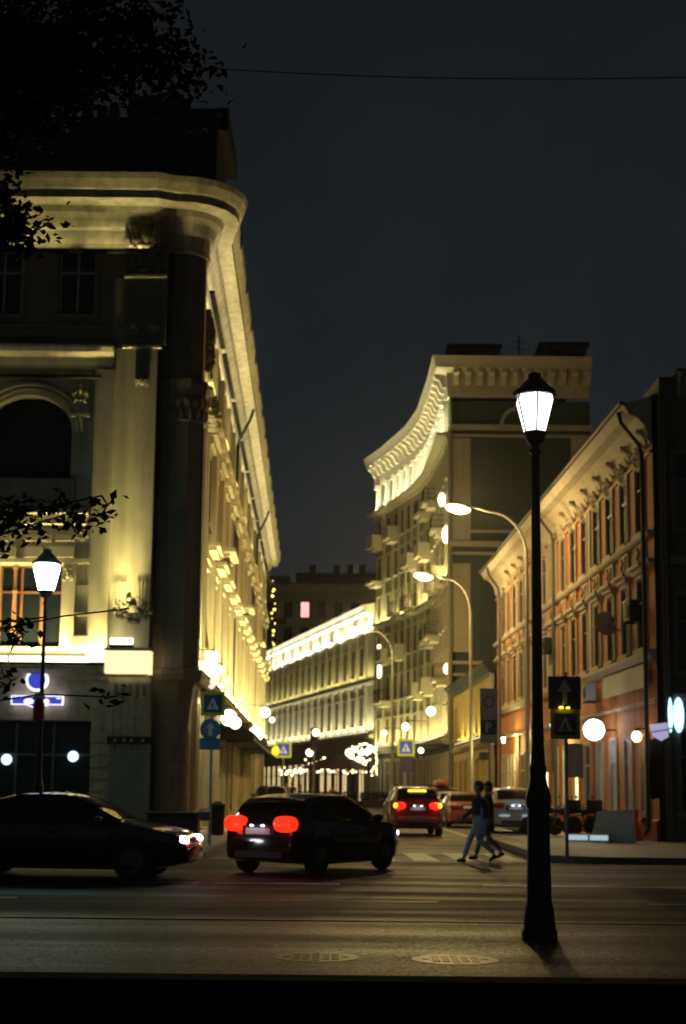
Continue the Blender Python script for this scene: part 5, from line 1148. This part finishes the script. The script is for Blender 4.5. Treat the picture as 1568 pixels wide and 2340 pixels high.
# ================================================================== MOTORCYCLES
def motorcycle(label, paint, box=False):
    t = thing('motorcycle', (0,0,0), label, 'motorcycle', 'motorcycles parked on the pavement')
    for c, nm in ((.72,'front_wheel'),(-.68,'rear_wheel')):
        T = Matrix.Translation((c,0,.31)) @ Matrix.Rotation(R(90),4,'X')
        w = MB(T).lathe([(.23,-.05),(.29,-.055),(.31,-.02),(.31,.02),(.29,.055),(.23,.05)], 20).build(nm, M_tyre, t, True)
        s = MB(T)
        for k in range(6): s.box(-.012,.012,-.23,.23,-.012,.012, Matrix.Rotation(R(30*k),4,'Z'))
        s.build('spokes', M_rim, w)
    for sg in (-1,1): MB().tube([(.72,sg*.09,.31),(.42,sg*.09,.92)], .022, 7).build('fork', M_chrome, t, True)
    MB().tube([(.40,0,.88),(.05,0,.55),(-.1,0,.35),(.2,0,.28),(.35,0,.5),(.40,0,.80)], .025, 7).tube([(.1,0,.62),(-.35,0,.70),(-.75,0,.76)], .025, 7).build('frame', M_black, t, True)
    MB().tube([(-.1,.1,.35),(-.68,.1,.31)], .025, 6).tube([(-.1,-.1,.35),(-.68,-.1,.31)], .025, 6).build('swing_arm', M_black, t)
    MB().ball((.15,0,.82), .30,.15,.13,12,8,.8).build('tank', paint, t, True)
    MB().ball((-.38,0,.80), .38,.14,.07,12,7,.7).build('seat', M_blackm, t, True)
    MB().ball((.08,0,.46), .20,.16,.17,10,7,.7).build('engine', M_iron2, t, True)
    MB().tube([(.15,-.16,.40),(-.2,-.19,.30),(-.75,-.2,.42)], [.03,.035,.05], 8).build('exhaust', M_chrome, t, True)
    MB().tube([(.30,-.38,1.06),(.40,-.2,1.02),(.42,0,.98),(.40,.2,1.02),(.30,.38,1.06)], .016, 6).build('handlebar', M_black, t, True)
    MB().ball((.56,0,.90), .09,.10,.10,10,7).build('headlight', M_headoff, t, True)
    MB().ball((-.82,0,.74), .05,.06,.05,8,6).build('tail_light', M_tailo, t, True)
    MB().loft([[(-.68+.36*math.cos(R(a)),y,.31+.36*math.sin(R(a))) for y in (-.08,.08)]+[(-.68+.34*math.cos(R(a)),y,.31+.34*math.sin(R(a))) for y in (.08,-.08)] for a in range(60,181,15)]).build('rear_fender', paint, t, True)
    MB().tube([(.02,.12,.28),(-.05,.32,.0)], .016, 6).build('kickstand', M_black, t)
    for sg in (-1,1): MB().tube([(.34,sg*.30,1.05),(.30,sg*.36,1.22)], .01, 5).ball((.30,sg*.37,1.25), .015,.07,.045,8,6).build('rear_mirror', M_black, t)
    if box: MB().box(-.95,-.60,-.20,.20,.84,1.16).build('top_box', M_blackm, t)
    return t
for px, py, lab, pt, hd, bx in ((1258,1880,'black motorcycle with a top box on the right pavement', M_carblk, (-.9,.45), True),(1312,1885,'motorcycle with a dark windshield next to the sign post', M_cardk, (-.75,.65), True),(1352,1893,'motorcycle with a blue tank at the end of the row', mat('blue_paint', (.02,.05,.25), .25, var=.1, coat=.8), (-.6,.8), False)):
    q = at(px, py, 46.5); m = motorcycle(lab, pt, bx); place(m, q.x, 46.5, hd, KH)
# pale concrete block with a light bar at its foot and orange barrier behind
q = gr(1412,1926,KH); t = thing('concrete_block', (q.x,q.y,KH), 'pale grey concrete barrier block in front of the orange plinth', 'barrier')
T = Matrix.Translation((q.x,q.y+.6,KH)) @ Matrix.Rotation(R(-12),4,'Z')
MB(T).loft([[(-.62,-.32,0),(.62,-.32,0),(.62,.32,0),(-.62,.32,0)],[(-.62,-.32,.22),(.62,-.32,.22),(.62,.32,.22),(-.62,.32,.22)],[(-.55,-.2,.42),(.58,-.2,.42),(.58,.2,.42),(-.55,.2,.42)],[(-.46,-.16,.86),(.55,-.16,.95),(.55,.16,.95),(-.46,.16,.86)]]).build('block', M_concr, t)
MB(T).box(-1.35,-.1,-.52,-.36,.02,.24).build('foot_rail', M_concr, t); MB(T).box(-1.3,-.72,-.525,-.52,.06,.20).box(-.66,-.15,-.525,-.52,.06,.20).build('lamp_bar', mat('pale_lamp_bar', (.7,.8,.85), .4, emit=(.62,.82,.90), es=.6), t)
for k, (px, lab) in enumerate(((1325,'red plastic barrier by the motorcycles'),(1442,'bright orange red plastic barrier beside the concrete block'))):
    p = offwall(px,1866,.55); t = thing('plastic_barrier', (p.x,p.y,KH), lab, 'barrier'); T = Matrix.Translation((p.x,p.y,KH)) @ rot_to(nO)
    MB(T).loft([[(-.75,-.2,0),(.75,-.2,0),(.75,.2,0),(-.75,.2,0)],[(-.75,-.16,.2),(.75,-.16,.2),(.75,.16,.2),(-.75,.16,.2)],[(-.7,-.07,.5),(.7,-.07,.5),(.7,.07,.5),(-.7,.07,.5)],[(-.7,-.07,.92),(.7,-.07,.92),(.7,.07,.92),(-.7,.07,.92)]]).build('shell', mat('barrier_red', (.55,.08,.03), .5, var=.2), t)
    MB(T).box(-.5,.5,-.085,-.072,.58,.78).build('panel', M_signw if k == 0 else mat('barrier_orange', (.75,.14,.03), .5, var=.1), t)
# ================================================================== PEOPLE
def skin(name, chains, m, parent, sub=1):
    """chains: lists of (x,y,z,r); shared points join; the first point is the root"""
    idx = {}; vs = []; rs_ = []; es = []
    for ch in chains:
        prev = None
        for (x,y,z,r) in ch:
            k = (round(x,4),round(y,4),round(z,4))
            if k not in idx: idx[k] = len(vs); vs.append((x,y,z)); rs_.append(r)
            if prev is not None and prev != idx[k]: es.append((prev, idx[k]))
            prev = idx[k]
    me = bpy.data.meshes.new(name); me.from_pydata(vs, es, []); o = bpy.data.objects.new(name, me); col.objects.link(o)
    md = o.modifiers.new('skin','SKIN'); md.use_smooth_shade = True
    lay = me.skin_vertices[0].data if len(me.skin_vertices) else None
    if lay is None:
        bm = bmesh.new(); bm.from_mesh(me); bm.verts.layers.skin.verify(); bm.to_mesh(me); bm.free(); lay = me.skin_vertices[0].data
    for i, r in enumerate(rs_): lay[i].radius = (r,r) if not isinstance(r, tuple) else r; lay[i].use_root = (i == 0)
    if sub: o.modifiers.new('sub','SUBSURF').levels = sub; o.modifiers['sub'].render_levels = sub
    dg = bpy.context.evaluated_depsgraph_get(); ev = o.evaluated_get(dg); me2 = bpy.data.meshes.new_from_object(ev)
    bpy.data.objects.remove(o); me2.name = name
    me2.materials.clear(); me2.materials.append(m)
    for p in me2.polygons: p.use_smooth = True
    o2 = bpy.data.objects.new(name, me2); col.objects.link(o2); return setp(o2, parent)
def person(label, top_m, leg_m, stride=.3, arm=.25, bag=None, group=None, hair=M_hair, coat=False):
    t = thing('person', (0,0,0), label, 'person', group)
    a = stride; P = (0,0,.96)
    hips = [(0,.09,.92),(0,-.09,.92)]
    kn = [(a*.62,.095,.51),(a*.05-.02,-.095,.49)]; an = [(a*1.05,.095,.10),(-a*1.15,-.09,.10+.10*min(1,a*3))]
    toe = [(a*1.05+.17,.11,.035),(-a*1.15+.12,-.10,.03)]; heel = [(a*1.05-.05,.095,.05),(-a*1.15-.07,-.09,.10+.07*min(1,a*3))]
    sh = [(0,.185,1.42),(0,-.185,1.42)]; el = [(-arm*.45-.03,.235,1.14),(arm*.5-.02,-.235,1.15)]; wr_ = [(-arm*.6+.05,.235,.91),(arm*1.15+.08,-.215,.93)]
    hands = []
    for s_, w in enumerate(wr_):
        e_ = Vector(el[s_]); d = (Vector(w)-e_).normalized(); pal = Vector(w)+d*.08; sg = 1 if s_ == 0 else -1
        hands.append([(*w,.026),(*pal,.030)])
        for k in range(4):
            lx = (-.024+.016*k); f1 = pal+Vector((lx,0,0))+d*.045; f2 = f1+d*(.035-.004*abs(k-1.5))+Vector((0,-sg*.014,0)); hands.append([(*pal,.030),(*f1,.0095),(*f2,.0075)])
        th = Vector(w)+d*.03+Vector((.03,-sg*.008,-.012)); hands.append([(*(Vector(w)+d*.0),.026),(*th,.011),(*(th+d*.035+Vector((.012,0,0))),.008)])
    spine = [(*P,.12),(0,0,1.10,.118),(.0,0,1.26,.128),(-.005,0,1.40,.11),(.0,0,1.475,.06),(.012,0,1.535,.056),(.018,0,1.59,.080),(.018,0,1.655,.092),(.010,0,1.72,.072)]
    nose = [(.018,0,1.655,.092),(.125,0,1.635,.014)]
    ears = [[(.018,0,1.655,.092),(.01,s*.094,1.645,.016)] for s in (-1,1)]
    legs = [[(*P,.12),(*hips[i],.09),(*kn[i],.058),(*an[i],.04),(*toe[i],.03)] for i in (0,1)]
    arms = [[(-.005,0,1.40,.11),(*sh[i],.058),(*el[i],.042),(*wr_[i],.026)] for i in (0,1)]
    skin('body', [spine,nose]+ears+legs+arms+hands, M_skin, t)
    low = .62 if coat else .90
    jk = [[(0,0,low+.30,.150),(0,0,low,.158)],[(0,0,low+.30,.150),(.0,0,1.27,.152),(-.005,0,1.41,.128),(0,0,1.49,.075)]]+[[(-.005,0,1.41,.128),(*sh[i],.076),(*el[i],.060),(*(Vector(wr_[i])*.92+Vector(el[i])*.08),.045)] for i in (0,1)]
    skin('jacket', jk, top_m, t)
    skin('trousers', [[(*P,.135)]+[(*hips[i],.105),(*kn[i],.072),(*(Vector(an[i])+Vector((0,0,.03))),.060)] for i in (0,1)], leg_m, t)
    for i in (0,1): skin('shoe', [[(*heel[i],.048),(*(Vector(an[i])*.35+Vector(toe[i])*.65),.045),(*toe[i],.036)]], M_blackm, t)
    MB().ball((-.008,0,1.70), .108,.104,.088,12,8).ball((-.045,0,1.64), .078,.098,.10,12,8).build('hair', hair, t, True)
    for s in (-1,1): MB().ball((.098,s*.034,1.672), .008,.013,.008,8,5).build('eye', M_blackm, t, True)
    MB().box(.098,.106,-.026,.026,1.592,1.600).build('mouth', M_signr, t)
    if bag:
        MB().ball((-.02,.29,.80), .15,.06,.19,10,8,.6).build('bag', bag, t, True); MB().tube([(-.08,.28,.95),(-.06,.21,1.48),(.02,-.1,1.44)], .012, 6).build('bag_strap', bag, t)
    return t
pg = 'people walking'
q = gr(1094,1972); pa = person('person in navy jacket and light jeans with a pale blue bag stepping onto the crossing', M_navy, M_jeans, .30, .28, mat('pale_blue_bag', (.50,.70,.86), .6, var=.15)); place(pa, q.x, q.y, (-1,.12))
q = gr(1126,1968); pb = person('person in a long black coat walking beside the navy jacket', M_dkcl, mat('grey_trousers', (.20,.22,.25), .85, var=.2), .27, .06, None, None, M_hair, True); place(pb, q.x-.05, q.y+.5, (-1,.05))
q = offwall(1164,1800,1.2); st = thing('door_step', (q.x,60.4,KH), 'pale stone door steps at the orange building', 'steps')
MB().box(7.35,8.75,59.6,61.4,KH-.02,KH+.2).build('step', M_concr, st); MB().box(7.65,8.75,59.8,61.2,KH+.2,KH+.4).build('step', M_concr, st); MB().box(7.95,8.75,60.0,61.0,KH+.4,KH+.58).build('step', M_concr, st)
pc = person('person in dark clothes standing on the door steps behind the silver crossover', M_dkcl, M_dkcl, .03, .05); place(pc, 8.1, 60.5, (-1,-.4), KH+.58)
pd = []
for k, (px, d, tm, lm_, lab, hd) in enumerate(((655,88,M_tan,M_dkcl,'person in a tan jacket on the left pavement under the far crossing sign',(.2,-1)),(668,90,M_dkcl,M_navy,'person all in black on the left pavement behind the tan jacket',(-.1,1)),(686,99,M_navy,M_dkcl,'person in a navy coat crossing far down the street',(1,.1)),(760,118,mat('orange_vest', (.55,.22,.03), .8, var=.15),M_dkcl,'person in an orange vest standing by the cafe terrace',(0,-1)))):
    p = at(px,1800,d); o = person(lab, tm, lm_, .2 if k < 3 else .04, .15); place(o, p.x, d, hd, KH if k < 2 else 0)
# ================================================================== TREE (near left, trunk outside the picture)
TR = thing('linden_tree', (-5.6,13.6,KH), 'dark leafy tree whose branches hang into the upper left', 'tree')
rnd = random.Random(11)
MB().tube([(-5.6,13.6,KH),(-5.55,13.6,1.6),(-5.45,13.65,3.4),(-5.35,13.7,6.0),(-5.2,13.8,8.5),(-5.0,13.9,11)], [.30,.24,.20,.15,.10,.04], 12).build('trunk', M_bark, TR, True)
tips = []
def branch(a, b, r, n=3, sag=.3):
    a = Vector(a); b = Vector(b); pts = []
    for k in range(7):
        t_ = k/6; p = a.lerp(b, t_)+Vector((0,0,-sag*math.sin(math.pi*t_)*.5))+Vector((rnd.uniform(-.06,.06),rnd.uniform(-.06,.06),rnd.uniform(-.05,.05)))*(k > 0)
        pts.append(tuple(p))
    return pts, [max(.008, r*(1-.85*k/6)) for k in range(7)]
bm1 = MB(); leafpts = []
def add_branch(a, b, r, nsub, sub_len, leaf_n, sag=.3):
    pts, rs2 = branch(a, b, r, sag=sag); bm1.tube(pts, rs2, 6)
    for k in range(nsub):
        i = rnd.randint(2,6); s = Vector(pts[i]); d = (Vector(b)-Vector(a)).normalized(); v = Vector((rnd.gauss(0,.8),rnd.gauss(0,.6),rnd.gauss(-.25,.6)))+d*.8
        e = s+v.normalized()*sub_len*rnd.uniform(.5,1.2); p2, r2 = branch(s, e, r*.35, sag=.1); bm1.tube(p2, r2, 5)
        for q in p2[1:]:
            for _ in range(leaf_n*2): leafpts.append(Vector(q)+Vector((rnd.gauss(0,.5),rnd.gauss(0,.5),rnd.gauss(0,.4)))*min(.32,.08+.25*sub_len))
def pt(px, py, d): return at(px, py, d)
for (s, px, py, d, r, ns, sl_, ln) in (((-5.2,13.8,8.4),330,110,13.6,.07,22,.8,9),((-5.1,13.8,8.8),200,60,13.2,.07,22,.9,10),((-5.2,13.8,8.0),130,230,13.8,.06,16,.7,8),((-5.1,13.8,9.2),60,20,14.2,.07,20,.9,10),((-5.3,13.7,6.9),60,500,13.5,.05,11,.5,8),((-5.3,13.7,7.3),20,430,13.8,.05,8,.5,8),
    ((-5.4,13.65,4.2),232,1132,13.0,.03,3,.22,2),((-5.4,13.65,4.0),20,1165,13.4,.03,8,.3,4),((-5.4,13.65,3.6),165,1160,13.6,.03,6,.25,3),((-5.4,13.65,3.3),120,1400,13.2,.014,3,.2,1),((-5.45,13.65,2.7),240,1592,13.0,.012,2,.15,1),((-5.45,13.65,2.6),40,1540,13.3,.012,3,.2,1),((-5.4,13.65,3.1),290,1390,12.8,.010,1,.12,1),
    ((-5.2,13.8,8.5),-250,200,12.5,.08,22,1.0,8),((-5.2,13.8,8.5),-300,-200,14.5,.08,22,1.0,8),((-5.3,13.7,6.5),-350,700,12.8,.07,18,.9,7)):
    add_branch(s, pt(px,py,d), r, ns, sl_, ln)
bm1.build('branches', M_bark, TR, True)
lf = MB(); vs = []; fs = []
for p in leafpts:
    s = rnd.uniform(.032,.062); a = Vector((rnd.gauss(0,1),rnd.gauss(0,1),rnd.gauss(0,.6))).normalized(); b = a.cross(Vector((rnd.gauss(0,1),rnd.gauss(0,1),rnd.gauss(0,1)))).normalized(); n = a.cross(b)
    q = len(vs); vs += [tuple(p-a*s), tuple(p+b*s*.62+n*s*.15-a*s*.1), tuple(p+a*s*1.15), tuple(p-b*s*.62+n*s*.15-a*s*.1)]; fs += [(q,q+1,q+2),(q,q+2,q+3)]
lf.v = vs; lf.f = fs; lf.build('crown', M_leaf, TR)
# ================================================================== SMALL THINGS OF THE FOREGROUND
t = thing('overhead_cable', (-20,22,12), 'thin black cable strung across the sky over the crossing street', 'cable')
a = at(-300,88,22); b = at(1900,168,23); m = MB(); m.tube([tuple(a.lerp(b,k/16)+Vector((0,0,-.35*math.sin(math.pi*k/16)))) for k in range(17)], .010, 6); m.build('wire', M_blackm, t)
for px, py, r, lab in ((1040,2193,.33,'round iron manhole cover glinting beside the lantern shadow'),(722,2187,.33,'round iron manhole cover dull on the near pavement')):
    q = gr(px, py, KH); t = thing('manhole_cover', (q.x,q.y,KH), lab, 'manhole', 'manhole covers')
    MB().lathe([(r+.05,.0),(r+.05,.003),(r+.01,.004)], 32, (q.x,q.y,KH)).build('rim', M_iron2, t, True); MB().lathe([(r,.0),(r,.003)], 32, (q.x,q.y,KH)).build('lid', M_iron2, t, True)
    for i in range(-3,4):
        for j in range(-3,4):
            if i*i+j*j < 9.5: MB().box(q.x+i*.085-.03,q.x+i*.085+.03,q.y+j*.085-.03,q.y+j*.085+.03,KH+.003,KH+.008).build('lid_stud', M_iron2, t)
# dark stone parapet near the camera
q = at(784,2228,5.42); t = thing('low_parapet', (0,5,KH), 'low black stone parapet running along the bottom of the view', 'wall')
for k in range(-9, 9): MB().box(k*1.1+.55+.002,(k+1)*1.1+.55-.002,5.25,5.42,q.z-.12,q.z).build('coping_stone', M_dgran, t)
MB().box(-9.9,9.9,5.27,5.40,KH,q.z-.02).build('wall_body', M_dgran, t)
# planter, railing and bin before the ornate building
q = gr(396,1934,KH); t = thing('dark_planter', (q.x,q.y,KH), 'dark rectangular planter box at the round corner of the ornate building', 'planter')
hx_ = .62; T = Matrix.Translation((q.x,q.y,KH))
for k in range(5): MB(T).box(-hx_,hx_,-.30,.30,.02+k*.15,.02+k*.15+.138).build('plank', M_dplast, t)
MB(T).box(-hx_-.03,hx_+.03,-.33,.33,.77,.83).build('rim', M_blackm, t)
q = gr(466,1933,KH); t = thing('street_railing', (q.x,q.y,KH), 'thin metal hoop railing beside the dark planter', 'railing')
MB(Matrix.Translation(q)).tube([(-.15,0,0),(-.15,0,.86),(-.1,0,.9),(.1,0,.9),(.15,0,.86),(.15,0,0)], .022, 8).build('hoop', M_signg, t, True); MB(Matrix.Translation(q)).box(-.13,.13,-.012,.012,.40,.43).build('crossbar', M_signg, t); MB(Matrix.Translation(q)).box(-.13,.13,-.008,.008,.62,.84).build('panel', M_grey, t)
q = gr(497,1908,KH); t = thing('litter_bin', (q.x,q.y,KH), 'slim dark litter bin against the ornate building', 'bin')
MB(Matrix.Translation(q)).lathe([(.17,0),(.2,.05),(.22,.85),(.24,.87),(.24,.93),(.2,.95),(.12,1.02)], 14).build('body', M_dplast, t, True); MB(Matrix.Translation(q)).box(-.14,.14,-.245,-.2,.72,.80).build('slot', M_blackm, t)
# ================================================================== CAFE TERRACE WITH GARLANDS
cd = 128.0
t = thing('cafe_garland', (0,cd,0), 'rows of warm garland bulbs with a glowing arch on the cafe terrace', 'string lights')
bl = mesh_of(MB().ball((0,0,0), .085, .085, .085, 8, 6), 'bulb', mat('garland_bulb', (1,.9,.7), .3, emit=(1.0,.80,.46), es=5.0), True)
rnd = random.Random(7)
pts = []
for k in range(26): x = 688+k*4.6; pts.append((x+rnd.uniform(-2,2), 1757+5*math.sin(k*.9)+rnd.uniform(-2,2)+k*.2))
for k in range(10): pts.append((806+rnd.uniform(-1.5,1.5), 1765-k*6.5))
for k in range(12): pts.append((860+rnd.uniform(-1.5,1.5), 1770-k*6.5))
for k in range(14): pts.append((806+k*4.1, 1706-12*math.sin(math.pi*k/13)+8+rnd.uniform(-3,3)))
for k in range(30): pts.append((rnd.uniform(812,857), rnd.uniform(1708,1772)))
for k in range(22): pts.append((640+k*2.4+rnd.uniform(-2,2), 1764+4*math.sin(k*1.3)+rnd.uniform(-7,4)))
for k in range(24): pts.append((700+k*6.4+rnd.uniform(-3,3), 1738+7*math.sin(k*.7)+rnd.uniform(-3,3)))
for px, py in pts: inst(bl, 'bulb', t, Matrix.Translation(at(px,py,cd+rnd.uniform(-.4,.4))))
cab = MB()
for x0_, y0_, x1_, y1_ in ((688,1757,806,1762),(806,1765,806,1700),(860,1772,860,1700),(806,1702,860,1702),(815,1740,855,1740)): cab.tube([tuple(at(x0_,y0_,cd)), tuple(at(x1_,y1_,cd))], .02, 5)
for x_ in (690,725,765,806,860): q = at(x_,1757,cd); cab.tube([(q.x,cd,KH),(q.x,cd,q.z+.3)], .04, 6)
cab.build('wire_and_posts', M_black, t)
point_light('garland_glow', tuple(at(833,1735,cd-1.0)), 60, (1,.8,.45), t, .6)
for k, (px, py, d, r, lab) in enumerate(((722,1674,110,.34,'tall globe lamp beside the traffic light'),(708,1720,118,.38,'round terrace lamp at the left of the cafe garland'),(799,1720,118,.42,'round terrace lamp left of the glowing arch'),(827,1720,122,.30,'small round lamp over the glowing arch'),(842,1716,122,.32,'bluish white round lamp over the glowing arch'),(878,1675,114,.26,'globe lamp on the curved green front'),(927,1661,104,.34,'globe lamp on the green block above the crossing sign'),(985,1625,101,.40,'large pale globe at the near edge of the green block'),(962,1715,101,.24,'low globe lamp on the green block'))):
    p = at(px, py, d); r *= .8; g = thing('terrace_lamp', p, lab, 'lamp'); MB().ball(p, r, r, r, 14, 10).build('globe', M_white if k == 4 else M_globe, g, True)
    if k < 5: MB().tube([(p.x,p.y,0),(p.x,p.y,p.z-r*.9)], .05, 7).build('post', M_black, g)
    else: MB().tube([(p.x,p.y,p.z+r),(p.x+.1,p.y,p.z+r+.2),(p.x+1.6,p.y+1,p.z+r+.2)], .04, 6).build('bracket', M_black, g)
# terrace umbrella, hedge boxes, cabinets
p = at(770,1745,124); t = thing('terrace_umbrella', (p.x,124,0), 'dark red terrace umbrella sloping over the cafe', 'umbrella')
MB().lathe([(3.2,3.2),(1.6,3.9),(.1,4.4)], 8, (p.x,124,0)).build('canopy', mat('maroon_canvas', (.05,.012,.012), .9, var=.2), t); MB().tube([(p.x,124,0),(p.x,124,4.4)], .06, 8).build('pole', M_black, t)
for k, px in enumerate((700,735,768,800,840,872)):
    p = at(px,1795,116+k*.3); t = thing('terrace_planter', (p.x,p.y,0), 'dark planter with clipped shrub on the cafe terrace '+('below the end lamp','under the garland sag','under the umbrella','left of the glowing arch','inside the glowing arch','right of the glowing arch')[k], 'planter', 'planters lining the cafe terrace')
    MB(Matrix.Translation((p.x,p.y,0))).box(-.62,.62,-.3,.3,0,.6).build('box', M_dplast, t)
    m = MB(Matrix.Translation((p.x,p.y,0))); rr = random.Random(k)
    for _ in range(240):
        c = Vector((rr.uniform(-.6,.6),rr.uniform(-.3,.3),rr.uniform(.6,1.25))); a = Vector((rr.gauss(0,1),rr.gauss(0,1),rr.gauss(0,1))).normalized()*.09; b = a.orthogonal()*.6
        m.add([tuple(c-a),tuple(c+b),tuple(c+a),tuple(c-b)], [(0,1,2,3)])
    m.build('shrub', M_leaf, t)

# ================================================================== HAZE
hz_o = MB().box(-60,60,-20,240,-1.2,46).build('haze', None); tag(hz_o, kind='stuff')
hm = bpy.data.materials.new('night_haze'); hm.use_nodes = True; hn = hm.node_tree; hn.nodes.clear()
ho = hn.nodes.new('ShaderNodeOutputMaterial'); pv = hn.nodes.new('ShaderNodeVolumePrincipled')
pv.inputs['Color'].default_value = (.9,.9,.9,1); pv.inputs['Density'].default_value = HAZE; pv.inputs['Anisotropy'].default_value = .92
hn.links.new(pv.outputs[0], ho.inputs['Volume']); hz_o.data.materials.append(hm)
